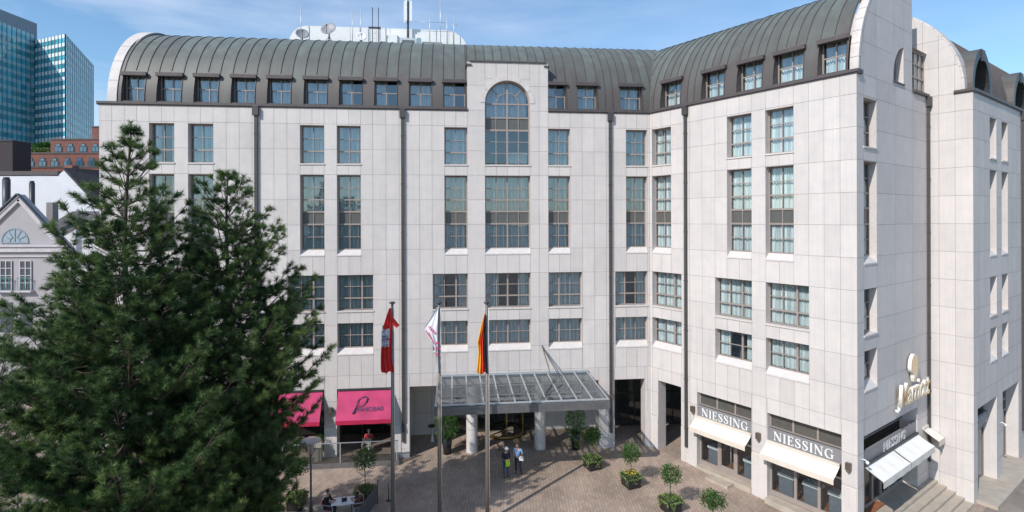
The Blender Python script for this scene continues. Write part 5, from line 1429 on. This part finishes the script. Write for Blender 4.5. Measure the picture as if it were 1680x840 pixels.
def vest(t, J, k):
    m = MB(); n = 6
    for i in range(n):
        for j in range(6):
            P = lambda a, b: (-.13 + .26 * a / n, -.29 - .02 * sin(a * 2.0) + 0.03 * sin(b), 1.13 - .40 * b / 6)
            m.raw([P(i, j), P(i + 1, j), P(i + 1, j + 1), P(i, j + 1)], [(0, 1, 2, 3)], 0, True)
    o = m.build('folded_vest', mat('hi_vis', (0.55, 0.80, 0.02), 0.7), None, t.location, t.rotation_euler.z)
    tag(o, 'bright yellow-green safety vest held by the person in the hard hat', 'vest')
person(-.40, 31.2, 0, R(25), 'person in white hard hat, dark jacket and jeans holding a yellow-green vest', p1, dict(top=(0.025, 0.028, 0.045), legs=(0.045, 0.075, 0.14)), dict(col=(0.04, 0.03, 0.025)), helmet=(0.8, 0.8, 0.82), extra=vest, height=1.78)
p2 = dict(STAND); p2.update(head=(-.02, -.06, 1.65), elbowR=(.27, .02, 1.15), wristR=(.22, -.22, 1.08), kneeR=(.13, -.04, .49), ankleR=(.20, .04, .08), toeR=(.24, -.12, .035), hipR=(.11, 0, .88))
def papers(t, J, k):
    m = MB(); m.box(.20, .46, -.36, -.30, .98, 1.16); m.box(.22, .44, -.30, -.27, 1.0, 1.2)
    o = m.build('paper_roll', WHITE, None, t.location, t.rotation_euler.z); tag(o, 'white papers held by the person in the blue shirt', 'papers')
person(.30, 31.55, 0, R(-20), 'person in light blue short-sleeved shirt and dark trousers beside the hard hat wearer', p2, dict(top=(0.26, 0.38, 0.62), legs=(0.025, 0.028, 0.05), long=False), dict(col=(0.10, 0.07, 0.05)), extra=papers, height=1.84)
SIT = dict(pelvis=(0, .12, .52), chest=(0, .06, .86), neck=(0, .04, 1.07), head=(0, -.01, 1.22),
    shoulderL=(-.19, .06, .98), elbowL=(-.25, -.02, .72), wristL=(-.14, -.26, .78), shoulderR=(.19, .06, .98), elbowR=(.25, -.02, .72), wristR=(.14, -.26, .78),
    hipL=(-.10, .08, .50), kneeL=(-.13, -.34, .50), ankleL=(-.13, -.30, .09), toeL=(-.14, -.46, .035), hipR=(.10, .08, .50), kneeR=(.13, -.34, .50), ankleR=(.13, -.30, .09), toeR=(.14, -.46, .035))
TZ = 0.0
person(-9.25, 27.15, TZ, R(75), 'person in black jacket with short dark hair seated at the white terrace table', SIT, dict(top=(0.012, 0.012, 0.014), legs=(0.03, 0.035, 0.06)), dict(col=(0.035, 0.022, 0.015)))
person(-7.75, 27.35, TZ, R(-70), 'person in long brown coat with dark hair seated behind the white table', SIT, dict(top=(0.15, 0.062, 0.03), legs=(0.13, 0.055, 0.028)), dict(col=(0.05, 0.03, 0.02), long=True))
person(-17.9 + 8.6 - 0.3 + 0.5 - 0.0, 34.3, 0.26, R(10), 'person in a red top seated behind the glass balustrade of the bar', SIT, dict(top=(0.50, 0.05, 0.06), legs=(0.04, 0.04, 0.05)), dict(col=(0.35, 0.28, 0.2)))
def table(x, y, z, label, top, w_=0.75, l_=1.1, rot=0.2, group=None):
    t = thing('terrace_table', label, 'table', (x, y, z), rot, group)
    m = MB(); m.box(-l_ / 2, l_ / 2, -w_ / 2, w_ / 2, .71, .75); m.build('table_top', top, t)
    for sx in (-1, 1):
        for sy in (-1, 1): m = MB(); m.box(sx * (l_ / 2 - .06) - .02, sx * (l_ / 2 - .06) + .02, sy * (w_ / 2 - .06) - .02, sy * (w_ / 2 - .06) + .02, 0, .71); m.build('leg', STEEL, t)
    return t
def chair(x, y, z, rot, label, seatm, framem=STEEL, wick=False, group='terrace chairs'):
    t = thing('chair', label, 'chair', (x, y, z), rot, group)
    m = MB(); m.box(-.24, .24, -.22, .24, .42, .47); m.build('seat', seatm, t)
    m = MB()
    if wick:
        m.box(-.26, .26, .22, .28, .40, .86); m.box(-.28, -.23, -.2, .26, .40, .66); m.box(.23, .28, -.2, .26, .40, .66)
    else:
        m.box(-.24, .24, .24, .28, .62, .88)
        for i in range(7): m.box(-.22 + i * .07, -.20 + i * .07, .25, .27, .47, .62)
    m.build('backrest', seatm, t)
    for sx in (-.22, .22):
        for sy in (-.2, .24): m = MB(); m.box(sx - .018, sx + .018, sy - .018, sy + .018, 0, .42 if sy < 0 else .62); m.build('leg', framem, t)
        m = MB(); m.box(sx - .02, sx + .02, -.2, .24, .64, .67); m.build('armrest', framem, t)
    return t
table(-8.50, 27.2, TZ, 'white terrace table with tablet and papers between two seated people', WHITE)
chair(-9.15, 27.10, TZ, R(75) , 'chair with a dark red back holding the person in the black jacket', mat('dark_red_seat', (0.18, 0.01, 0.02), 0.7))
chair(-7.80, 27.32, TZ, R(-70), 'white-framed chair holding the person in the brown coat', mat('pale_seat', (0.35, 0.36, 0.38), 0.6), WHITE)
m = MB(); m.box(-.12, .12, -.01, .01, 0.01, .18); m.box(-.13, .13, -.02, .0, 0, .19); tag(m.build('tablet', mat('black_tablet', (0.015, 0.015, 0.018), 0.2), None, (-8.42, 27.1, TZ + .752), 0.5), 'black tablet standing on the white terrace table', 'tablet')
m = MB(); m.box(-.10, .10, -.14, .14, 0, .006); tag(m.build('paper_sheet', WHITE, None, (-8.72, 27.22, TZ + .752), 0.5), 'white sheet of paper lying on the terrace table', 'paper')
m = MB(); m.lathe([(0, 0), (.03, 0), (.034, .10), (.03, .10), (.027, .01), (0, .01)], 12); tag(m.build('drinking_glass', CLEARGLASS, None, (-8.62, 27.42, TZ + .752)), 'small drinking glass on the white terrace table', 'glass')
WICK = mat('wicker', (0.34, 0.31, 0.27), 0.8, var=0.3, scale=40)
chair(-9.1 - 0.0, 33.75, .26, 0.15, 'pale wicker armchair behind the glass balustrade', WICK, WICK, True)
for i, (xx, lab) in enumerate(((-12.0, 'dark cafe table behind the balustrade left of the tall stone planter'), (-14.1, 'dark cafe table on the terrace behind the lamp post'))):
    table(xx, 34.2, .26, lab, DARKMETAL, .7, .7, 0.1, 'cafe tables on the bar terrace')
    chair(xx - .75, 34.2, .26, 1.6, 'dark chair left of the cafe table ' + ('beside the planter' if i == 0 else 'behind the lamp post'), mat('dark_cushion', (.05, .05, .06), .8), DARKMETAL, True)
    chair(xx + .75, 34.2, .26, -1.6, 'dark chair right of the cafe table ' + ('beside the planter' if i == 0 else 'behind the lamp post'), mat('dark_cushion', (.05, .05, .06), .8), DARKMETAL, True)
# tall square planter behind the balustrade
t = thing('stone_planter', 'tall square stone planter with a small green ball behind the balustrade', 'planter', (*fp('F', -20.9, 0.45, .26)[:2], .26), AF)
m = MB(); m.box(-.2, .2, -.2, .2, 0, 1.15); m.build('pot', STEPST, t); ball_plant(t, (0, 0, 1.3), .27, 420, LEAF, 77, .07, .03)
# kerb wall, banner fence and bollard at the foreground terrace
m = MB(); m.box(-1.9, 2.35, -.12, .12, 0, .16); tag(m.build('kerb_wall', STEPST, None, (-9.6, 27.85, 0), 0.03), 'low stone kerb behind the terrace table', 'kerb')
t = thing('banner_fence', 'narrow fence with pink and white banner beside the terrace table', 'fence', (-7.05, 28.3, 0), R(-98))
m = MB(); m.box(0, 2.6, -.015, .015, .15, 1.0); m.build('banner', mat('dark_banner', (0.10, 0.09, 0.10), 0.6), t)
m = MB(); m.box(.5, 2.5, -.02, -.016, .3, .75); m.build('print', mat('banner_print', (0.5, 0.32, 0.36), 0.6, var=.5, scale=2.2), t)
for x in (0, 1.3, 2.6): m = MB(); m.tube([(x, 0, 0), (x, 0, 1.25)], .025, 8); m.build('post', DARKMETAL, t)
t = thing('bollard', 'short dark post with a round foot right of the banner fence', 'bollard', (-6.55, 28.6, 0))
m = MB(); m.tube([(0, 0, .03), (0, 0, .95)], .02, 8); m.build('post', DARKMETAL, t); m = MB(); m.lathe([(0, 0), (.14, 0), (.14, .03), (.04, .05), (0, .05)], 14); m.build('foot', DARKMETAL, t)
# folded parasol-like white cone stands at the entrance wall
t = thing('standing_ashtray', 'small dark standing table with white cone in the arcade', 'ashtray', tuple(fp('F', -14.2, -2.3, 0)))
m = MB(); m.lathe([(0, 1.0), (.28, 1.0), (.28, 1.06), (0, 1.06)], 16); m.build('top', DARKMETAL, t); m = MB(); m.lathe([(.13, 0), (.02, .62), (.02, 1.0)], 12); m.build('foot', WHITE, t)

# ------------------------------------------------------------ on the roof
def penthouse():
    t = thing('roof_penthouse', 'white round-cornered plant room on top of the hotel roof', 'roof building', fp('F', -26.5, -13.0, 0), AF)
    W, D, z0, z1 = 15.0, 7.0, 24.0, 31.2
    def shape(rl, rr_, top):
        pts = [(0, z0)] + [(W, z0)] + [(W - rr_ + rr_ * cos(a), top - rr_ + rr_ * sin(a)) for a in [pi / 2 * i / 10 for i in range(11)]] + [(rl - rl * sin(a), top - rl + rl * cos(a)) for a in [pi / 2 * i / 10 for i in range(11)]]
        return pts
    m = MB(); m.prism(shape(1.5, 1.9, z1), 0, D); m.build('body', WHITE, t)
    j = MB(); j.box(0.01, W - 0.01, -.012, 0, 29.02, 29.05)
    for i in range(1, 9): x = i * W / 9; j.box(x, x + .025, -.014, 0, 25, z1 - .02 - (0.6 if i in (0, 9) else 0))
    j.build('panel_joint', mat('panel_joint', (.45, .45, .46), .8), t)
    m = MB(); m.box(8.1, 9.0, -.55, 0, 26, 30.55); m.box(9.0, 9.12, -.35, 0, 26, 30.5); m.build('duct', WHITE, t)
    return t
penthouse()
def at_roof(u, back, h): return fp('F', u, -back, h + 0.42)
def dish(u, h, r, label, m_, yaw=0.3, back=11.0):
    t = thing('satellite_dish', label, 'satellite dish', at_roof(u, back, h - 1.6), AF, 'satellite dishes on the roof')
    c = MB(); n = 20; V = []; tilt = R(62); Rm = Matrix.Rotation(yaw, 3, 'Z') @ Matrix.Rotation(tilt, 3, 'X')
    for thk in (0, 0.03):
        for i in range(6):
            q = r * i / 5
            for j in range(n): a = 2 * pi * j / n; V.append(Rm @ Vector((q * cos(a), q * sin(a), 0.28 * q * q / r - thk)) + Vector((0, 0, 1.6)))
    F = [(b * 6 * n + i * n + j, b * 6 * n + i * n + (j + 1) % n, b * 6 * n + (i + 1) * n + (j + 1) % n, b * 6 * n + (i + 1) * n + j) for b in (0, 1) for i in range(5) for j in range(n)]
    F += [(5 * n + j, 5 * n + (j + 1) % n, 11 * n + (j + 1) % n, 11 * n + j) for j in range(n)]
    c.raw([tuple(v) for v in V], F, 0, True); c.build('reflector', m_, t)
    f = Rm @ Vector((0, 0, r * .9)) + Vector((0, 0, 1.6)); e = Rm @ Vector((0, -r, .2)) + Vector((0, 0, 1.6))
    b = MB(); b.tube([e, f], .02, 5); b.tube([f, f - (f - Vector((0, 0, 1.6))) * .15], .06, 8); b.build('feed_arm', DARKMETAL, t)
    b = MB(); b.tube([(0, .1, -1.5), (0, .1, 1.6)], .05, 6); b.tube([(-.6, .1, 0.3), (0, .1, 1.1), (.6, .1, 0.3)], .03, 5); b.build('mount', DARKMETAL, t)
DISHG = mat('grey_dish', (.28, .28, .30), .5); 
dish(-24.9, 29.35, .52, 'smaller grey satellite dish at the left end of the roof', DISHG, 0.35)
dish(-22.8, 29.80, .62, 'large grey satellite dish on the roof', DISHG, -0.15)
dish(-20.2, 29.3, .42, 'white satellite dish in front of the plant room', WHITE, 0.2)
THIN = mat('galvanised_mast', (.55, .56, .58), .4, .4)
def mast(u, h0, h1, label, r=.03, back=12.5, cross=(), name='radio_mast', dark=False):
    t = thing(name, label, 'antenna', at_roof(u, back, h0), AF, 'thin aerials on the roof')
    m = MB(); m.tube([(0, 0, -1.5), (0, 0, h1 - h0)], r, 5); m.build('pole', DARKMETAL if dark else THIN, t)
    for z, l in cross: m = MB(); m.tube([(-l, 0, z - h0), (l, 0, z - h0)], .02, 4); m.build('crossbar', THIN, t)
def ph(y, Z=45.5): return CAM_H + (359.3 - y) * Z / FPX
mast(-25.4, 30.7, ph(18), 'thin aerial at the left end of the plant room'); mast(-21.2, 30.7, ph(22), 'thin leaning aerial between dish and ladder tower')
mast(-20.5, 30.7, ph(20), 'thin aerial left of the ladder tower')
mast(-19.55, 30.6, ph(17), 'left of the two dark-tipped rods above the ladder tower', .035, dark=True); mast(-19.05, 30.6, ph(17), 'right of the two dark-tipped rods above the ladder tower', .035, dark=True)
mast(-14.75, 30.7, ph(24), 'aerial with long crossbar right of the mobile mast', cross=((ph(38), 1.3),)); mast(-13.85, 30.7, ph(-6), 'tallest thin aerial reaching out of the picture', .035)
mast(-13.3, 30.7, ph(24), 'short aerial just right of the tallest one'); mast(-12.7, 30.7, ph(25), 'rightmost aerial with stays on the plant room', cross=((ph(42), .3),))
t = thing('mobile_mast', 'mobile phone mast with three white panel antennas on the roof', 'antenna mast', at_roof(-16.6, 12.6, 30.5), AF)
m = MB(); m.tube([(0, 0, -1.5), (0, 0, 2.5)], .09, 8); m.tube([(0, 0, 2.6), (0, 0, 3.4)], .03, 5); m.build('pole', DARKMETAL, t)
for i, a in enumerate((-.5, 2.6, 4.2)): m = MB(); m.box(.30 * cos(a) - .10, .30 * cos(a) + .10, .30 * sin(a) - .07, .30 * sin(a) + .07, .75, 2.5); m.build('panel_antenna', WHITE, t)
t = thing('ladder_tower', 'small steel ladder tower in front of the plant room', 'ladder', at_roof(-19.75, 12.0, 27), AF)
for x in (0, .55, .9):
    m = MB(); m.box(x, x + .05, 0, .05, 0, 3.45); m.build('stile', THIN, t)
for i in range(9): m = MB(); m.box(.05, .55, .01, .04, .3 + i * .38, .34 + i * .38); m.build('rung', THIN, t)
m = MB(); m.box(-.05, .95, -.1, .3, 3.45, 3.5); m.build('platform', DARKMETAL, t)
t = thing('air_conditioner', 'pale air-conditioning unit with dark grille on the roof', 'air conditioner', at_roof(-17.2, 11.6, 27.8), AF)
m = MB(); m.box(0, 1.4, 0, .9, 0, 1.75); m.build('housing', mat('ac_housing', (.50, .55, .57), .5), t)
m = MB()
for i in range(6): m.box(.2, 1.2, -.03, -.004, .95 + i * .11, 1.0 + i * .11)
m.build('grille', DARKMETAL, t); m = MB(); m.box(1.42, 1.75, 0, .6, 0, 1.8); m.build('cabinet', mat('teal_cabinet', (.25, .36, .40), .5), t)
t = thing('roof_box', 'low pale box beside the air-conditioning unit', 'roof box', at_roof(-15.3, 11.4, 27.8), AF); m = MB(); m.box(0, 1.6, 0, .8, 0, 1.35); m.build('body', mat('pale_box', (.55, .53, .48), .7), t); m = MB(); m.box(-.04, 1.64, -.04, .84, 1.35, 1.42); m.build('lid', STEEL, t)

# ------------------------------------------------------------ background, left
def wp(px, py, Z):
    """point at distance Z for a pixel of the photo (with the small camera roll)"""
    c, s = cos(.003), sin(.003); dx, dy = px - 840, py - 359.3
    X, Y = c * dx - s * dy, s * dx + c * dy
    return Vector((X / FPX * Z, Z, CAM_H - Y / FPX * Z))
# glass office tower
TG = mat('tower_glass', (0.07, 0.36, 0.45), 0.06, 0.0, var=0.22, scale=.09, spec=1.0, island=.35)
TB_SKY = mat('sky_bright_spandrel', (0.80, 0.86, 0.87), 0.25, var=.05, spec=.8)  # lighter copy for the middle face, sky reflection put into the colour
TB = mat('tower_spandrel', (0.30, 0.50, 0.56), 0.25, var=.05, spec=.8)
TM = mat('tower_mullion', (.10, .16, .19), .5)
def tower():
    a = wp(0, 0, 250); A = Vector((-300, 236, 0))                     # plan corners, left to right
    Z1 = 215
    c0 = Vector((wp(-40, 0, 200).x, 200, 0)); c1 = Vector((wp(57, 0, 226).x, 226, 0)); c2 = Vector((wp(107, 0, 218).x, 218, 0)); c3 = Vector((wp(153, 0, 262).x, 262, 0))
    top1 = CAM_H + (359.3 - 55) * 226 / FPX; top2 = CAM_H + (359.3 - 53.5) * 218 / FPX
    t = thing('office_tower', 'teal glass office tower rising behind the brick building', 'tower', (c2.x, c2.y, 0))
    o = Vector((c2.x, c2.y, 0))
    fl = 3.42
    g = MB(); s = MB(); mu = MB()
    for (p, q, top, nw) in ((c0, c1, top1 - 0.2, 12), (c1, c2, top2, 9), (c2, c3, top2, 14)):
        p = p - o; q = q - o; d = (q - p).normalized(); nn = Vector((d.y, -d.x, 0)); z = top
        s.poly([p + Vector((0, 0, top)), q + Vector((0, 0, top)), q + Vector((0, 0, 0)) + Vector((0, 0, 0)), p]) if False else None
        while z > 18:
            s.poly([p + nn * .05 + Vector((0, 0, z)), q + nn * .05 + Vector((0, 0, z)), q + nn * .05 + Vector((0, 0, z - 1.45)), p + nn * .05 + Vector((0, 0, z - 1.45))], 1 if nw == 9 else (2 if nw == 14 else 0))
            n = nw
            for i in range(n):
                u, v = p.lerp(q, i / n), p.lerp(q, (i + 1) / n); g.poly([u + Vector((0, 0, z - 1.45)), v + Vector((0, 0, z - 1.45)), v + Vector((0, 0, z - fl)), u + Vector((0, 0, z - fl))])
            z -= fl
        for i in range(nw + 1):
            u = p.lerp(q, i / nw); mu.box(u.x - .12, u.x + .12, u.y - .25, u.y + .05, 10, top)
    g.build('glazing', TG, t); s.build('spandrel_band', [TB, TB_SKY, mat('shaded_spandrel', (0.10, 0.27, 0.33), 0.3, spec=.8)], t); mu.build('mullion', TM, t)  # right face gets a darker band copy, its dimmer light put into the colour
    m = MB(); P = [c0 - o, c1 - o, c2 - o, c3 - o, Vector((c3.x - 60, c3.y + 10, 0)) - o]
    m.poly([p + Vector((0, 0, top1 - 3)) for p in P]); m.build('roof', TM, t)
    sc = MB(); d0, d1 = wp(-30, 20, 236), wp(60, 39, 262)
    h1 = d1.z
    e0 = Vector((d0.x, 236, 0)) - o; e1 = Vector((d1.x, 262, 0)) - o
    sc.poly([e0 + Vector((0, 0, 60)), e1 + Vector((0, 0, 60)), e1 + Vector((0, 0, h1)), e0 + Vector((0, 0, h1))]); 
    n = 34
    for i in range(n + 1): u = e0.lerp(e1, i / n); sc.box(u.x - .3, u.x + .3, u.y - .8, u.y - .1, h1 - 9, h1, 1)
    sc.build('roof_screen', [mat('screen_dark', (.10, .12, .15), .6), mat('screen_slat', (.28, .32, .38), .5)], t)
tower()
BRICK = mat('red_brick', (0.20, 0.082, 0.062), 0.85, var=.16, scale=1.2, fine=.25, fscale=7)
BRICKD = mat('dark_brown_brick', (0.045, 0.035, 0.038), 0.85, var=.1)
def brick_building():
    Z = 96.0; o = wp(100, 300, Z); o.z = 0
    t = thing('brick_building', 'stepped red brick building with small keyed windows', 'building', o)
    m = MB(); GL = mat('brick_window_glass', (.05, .12, .17), .1, spec=1, island=.5); LT = mat('lintel_dark', (.05, .05, .06), .7)
    tiers = [((5, 190), 276, 0.0), ((20, 190), 253, 0.0), ((82, 190), 219.5, 3.0)]
    tiers = [((5, 200), 275.5, 0.0), ((20, 200), 252.5, 2.2), ((83, 200), 229.5, 5.0), ((151, 200), 209, 8.0)]
    wins = []
    for (x0, x1), y, back in tiers:
        a, b = wp(x0, y, Z + back), wp(x1, y, Z + back)
        m.box(a.x - o.x, b.x - o.x, back, back + 14, -0, a.z)
        m.box(a.x - o.x - .1, b.x - o.x, back - .12, back + 14.0, a.z, a.z + .25, 1)
    m.build('wall', [BRICK, COPTRIM], t)
    def win(px, py, w_, h_, back, keyed=True):
        c = wp(px, py, Z + back) - o; f = MB(); f.box(c.x - w_ / 2 - .1, c.x + w_ / 2 + .1, back - .06, back + .02, c.z - h_ / 2, c.z + h_ / 2)
        if keyed: f.box(c.x - w_ / 4 - .1, c.x + w_ / 4 + .1, back - .07, back + .02, c.z + h_ / 2 - .05, c.z + h_ / 2 + .55)
        ww = f.build('window', LT, t)
        g = MB(); g.box(c.x - w_ / 2 + .08, c.x - .06, back - .10, back - .061, c.z - h_ / 2 + .15, c.z + h_ / 2 - .1); g.box(c.x + .06, c.x + w_ / 2 - .08, back - .10, back - .061, c.z - h_ / 2 + .15, c.z + h_ / 2 - .1)
        if keyed: g.box(c.x - w_ / 4, c.x + w_ / 4, back - .105, back - .072, c.z + h_ / 2 + .02, c.z + h_ / 2 + .4)
        g.build('pane', GL, ww)
    for i, px in enumerate((30, 50, 70, 90, 111, 131, 151)): win(px, 269, 1.35, 1.1, 2.2)
    for px in (96, 116, 137, 157): win(px, 245, 1.3, 1.1, 5.0)
    for px, w_ in ((13, .8), (30, 1.3), (50, 1.7), (64, 1.5), (90, 1.3)): win(px, 286.5, w_, 1.0, 0, False)
brick_building()
o = wp(10, 300, 88); o.z = 0
t = thing('dark_brick_block', 'dark brown brick block at the left edge before the red brick building', 'building', o)
a = wp(-30, 231.5, 88); b = wp(20.5, 231.5, 88)
m = MB(); m.box(a.x - o.x, b.x - o.x, 0, 3.4, 0, a.z); m.build('wall', BRICKD, t); m = MB(); m.box(a.x - o.x, b.x - o.x + .1, -.1, 3.4, a.z, a.z + .2); m.build('coping', DARKMETAL, t)
# roof garden on the stepped building
o = wp(60, 240, 103)
t = thing('roof_garden_hedge', 'clipped hedge with a round bush on the brick building terrace', 'hedge', (o.x, 102, 0))
rs = np.random.RandomState(5); n = 2600
x0, x1 = wp(36, 0, 102).x - o.x, wp(84, 0, 102).x - o.x; zt, zb = wp(0, 244, 102).z, wp(0, 253, 102).z
p = np.stack([rs.uniform(x0, x1, n), rs.uniform(-.8, .8, n), rs.uniform(zb - .3, zt, n)], 1); d = rs.normal(size=(n, 3)); d[:, 1] -= .8
leaf_object('hedge', IVY, p, d, .35, .2, t, quad=True, seed=1)
n = 2600; dd = rs.normal(size=(n, 3)); dd /= np.linalg.norm(dd, axis=1, keepdims=True); c = np.array([wp(68, 0, 103).x - o.x, 1.6, wp(0, 243, 103).z])
p = c + dd * np.array([1.9, 1.2, 1.15]) * (0.5 + .5 * rs.rand(n, 1)) * (1 + .15 * np.sin(dd[:, :1] * 7)); leaf_object('bush', HEDGE, p, dd + rs.normal(size=(n, 3)) * .5, .35, .18, t, quad=True, seed=2)
# white gable-walled building
def white_building():
    Z = 62.0; o = wp(60, 300, Z); o.z = 0
    t = thing('white_gable_building', 'white rendered building with dark pitched roof behind the pediment house', 'building', o)
    W = lambda px, py, z=Z: wp(px, py, z) - o
    m = MB(); pts = [(-20, 288.5), (94, 288.5), (109, 276.5), (164, 336), (175, 600), (-20, 600)]
    P = [W(*q) for q in pts]; m.prism([(p.x, p.z) for p in P][::-1], 0, .5); m.build('wall', mat('white_render', (.66, .67, .70), .8, var=.05, scale=.6), t)
    m = MB(); a, b = W(-20, 287.5), W(96, 287.5); m.box(a.x, b.x, -.12, .6, a.z, a.z + .45); m.build('coping', COPTRIM, t)
    m = MB(); a, b = W(108, 275.5), W(166, 337.5); m.raw([(a.x, -.3, a.z), (b.x, -.3, b.z), (b.x + 7, 14, b.z), (a.x + 9, 14, a.z), (a.x, -.3, a.z - .3), (b.x, -.3, b.z - .3)], [(0, 1, 2, 3), (0, 4, 5, 1)]); m.build('roof', mat('dark_tiles', (.045, .04, .042), .7, var=.3, scale=3), t)
    m = MB(); a = W(105, 270); m.box(a.x - .5, a.x + .45, .6, 1.6, a.z - 1.6, a.z); m.build('chimney', BRICK, t)
    for px, r_, py in ((10.5, .36, 294), (52.5, .26, 300)):
        a = W(px, py, Z - 3); b = W(px, 345, Z - 3); m = MB(); m.tube([(a.x, -3, b.z - 3), (a.x, -3, a.z)], r_, 12); m.tube([(a.x, -3, a.z), (a.x, -3, a.z + .22)], r_ * .8, 12); m.build('flue_pipe', DARKMETAL, t)
    a = W(81, 332, Z - 6); m = MB(); m.box(a.x - .33, a.x + .33, -6, -5.3, a.z - 2, a.z); m.build('vent_stack', mat('grey_vent', (.22, .2, .2), .7), t)
    a = W(62, 345.5, Z - 5.5); b = W(120, 358, Z - 5.5); m = MB(); m.raw([(a.x, -6.5, a.z - 2.6), (b.x, -6.5, a.z - 2.6), (b.x, -1, a.z), (a.x, -1, a.z)], [(0, 1, 2, 3)]); m.build('lower_roof', mat('grey_roofing', (.10, .09, .095), .8), t)
white_building()
def pediment_house():
    Z = 48.0; o = wp(30, 360, Z); o.z = 0
    PL = mat('lilac_grey_plaster', (.37, .345, .355), .8, var=.04, scale=.8); TRIM = mat('pale_trim', (.50, .46, .48), .7); GR = mat('blue_grey_frame', (.22, .28, .31), .5)
    t = thing('pediment_house', 'lilac-grey house with a triangular pediment and a fan window', 'building', o)
    W = lambda px, py, z=Z: wp(px, py, z) - o
    A = W(33, 319); Lf = W(-62, 408); Rt = W(116, 408); 
    m = MB(); m.prism([(Lf.x, A.z - (A.z - Lf.z)), (A.x, A.z), (Rt.x, Rt.z), (Rt.x, -o.z), (Lf.x, -o.z)][::-1], 0, .5); m.build('wall', PL, t)
    m = MB()
    m.bar((A.x, -.25, A.z + .05), (Lf.x, -.25, Lf.z + .05), .3, .09); m.bar((A.x, -.25, A.z + .05), (Rt.x, -.25, Rt.z + .05), .3, .09); m.build('roof_edge', mat('dark_verge', (.09, .10, .11), .6), t)
    m = MB(); m.bar((A.x, -.1, A.z - .42), (Lf.x + .5, -.1, Lf.z - .1), .2, .35); m.bar((A.x, -.1, A.z - .42), (Rt.x - .5, -.1, Rt.z - .1), .2, .35); m.build('raking_cornice', TRIM, t)
    B_ = W(-6, 322, Z + 12)
    m = MB(); m.raw([(Lf.x, .5, Lf.z), (A.x, .5, A.z), (A.x - 4.6, 4.5, A.z), (Lf.x - 4.6, 4.5, Lf.z), (Rt.x - 4.6, 4.5, Rt.z), (Rt.x, .5, Rt.z)], [(0, 1, 2, 3), (1, 5, 4, 2)]); m.build('roof', mat('grey_shingle', (.19, .185, .18), .8, var=.25, scale=2), t)
    z = W(0, 405).z; m = MB(); m.box(Lf.x, Rt.x, -.35, 0, z, z + .16); m.box(Lf.x, Rt.x, -.22, 0, z - .45, z - .02); m.box(Lf.x, Rt.x, -.12, 0, z - .9, z - .8); m.build('cornice', TRIM, t)
    c = W(25, 397); r_ = 1.22; f = MB(); g = MB()
    n = 20
    for (ra, rb) in ((r_ - .10, r_), (.40, .46)):
        for i in range(n):
            t0, t1 = pi * i / n, pi * (i + 1) / n; P = [(c.x + q * cos(a), -.06, c.z + q * sin(a)) for q, a in ((ra, t0), (rb, t0), (rb, t1), (ra, t1))]
            f.raw(P + [(x, 0, zz) for x, y, zz in P], [(0, 1, 2, 3), (1, 5, 6, 2), (0, 3, 7, 4)])
    f.box(c.x - r_, c.x + r_, -.07, 0, c.z - .12, c.z); f.box(c.x - .05, c.x + .05, -.065, 0, c.z, c.z + r_)
    for i in (1, 2, 4, 5): a = pi * i / 6; f.bar((c.x + .43 * cos(a), -.03, c.z + .43 * sin(a)), (c.x + 1.15 * cos(a), -.03, c.z + 1.15 * sin(a)), .06, .06)
    g.poly([(c.x + 1.15 * cos(pi * i / n), -.02, c.z + 1.15 * sin(pi * i / n)) for i in range(n + 1)])
    w_ = f.build('fan_window', GR, t); g.build('pane', mat('pale_pane', (.30, .36, .42), .15, spec=1), w_)
    for px, x0, x1 in ((11, 1, 21), (43, 33, 53)):
        a, b = W(x0, 428), W(x1, 476); f = MB(); f.box(a.x, b.x, -.05, 0, b.z, a.z); w_ = f.build('window', mat('window_recess', (.06, .07, .08), .5), t)
        g = MB(); cx_ = (a.x + b.x) / 2
        for x in (a.x, cx_ - .04, b.x - .08): g.box(x, x + .08, -.10, -.052, b.z, a.z)
        for i in range(5): zz = b.z + (a.z - b.z) * i / 4; g.box(a.x + .08, b.x - .08, -.095, -.054, zz - .03, zz + .03)
        g.build('window_frame', TRIM, w_)
        r = MB(); zt_ = W(0, 456).z; r.box(a.x - .05, b.x + .05, -.30, -.26, zt_, zt_ + .05); r.box(a.x - .05, b.x + .05, -.30, -.26, b.z, b.z + .05)
        for i in range(7): x = a.x + (b.x - a.x) * i / 6; r.bar((x, -.28, b.z), (x + (.12 if i % 2 else -.12) * (0 < i < 6), -.28, zt_), .025, .025)
        r.build('balcony_rail', mat('verdigris_rail', (.09, .25, .24), .5), w_)
        l = MB(); l.box(a.x - .2, b.x + .2, -.4, 0, b.z - .15, b.z); l.build('window_sill', TRIM, w_)
        a2, b2 = W(x0, 496), W(x1, 545); f = MB(); f.box(a2.x, b2.x, -.05, 0, b2.z, a2.z); f.build('window', mat('window_recess', (.06, .07, .08), .5), t)
pediment_house()
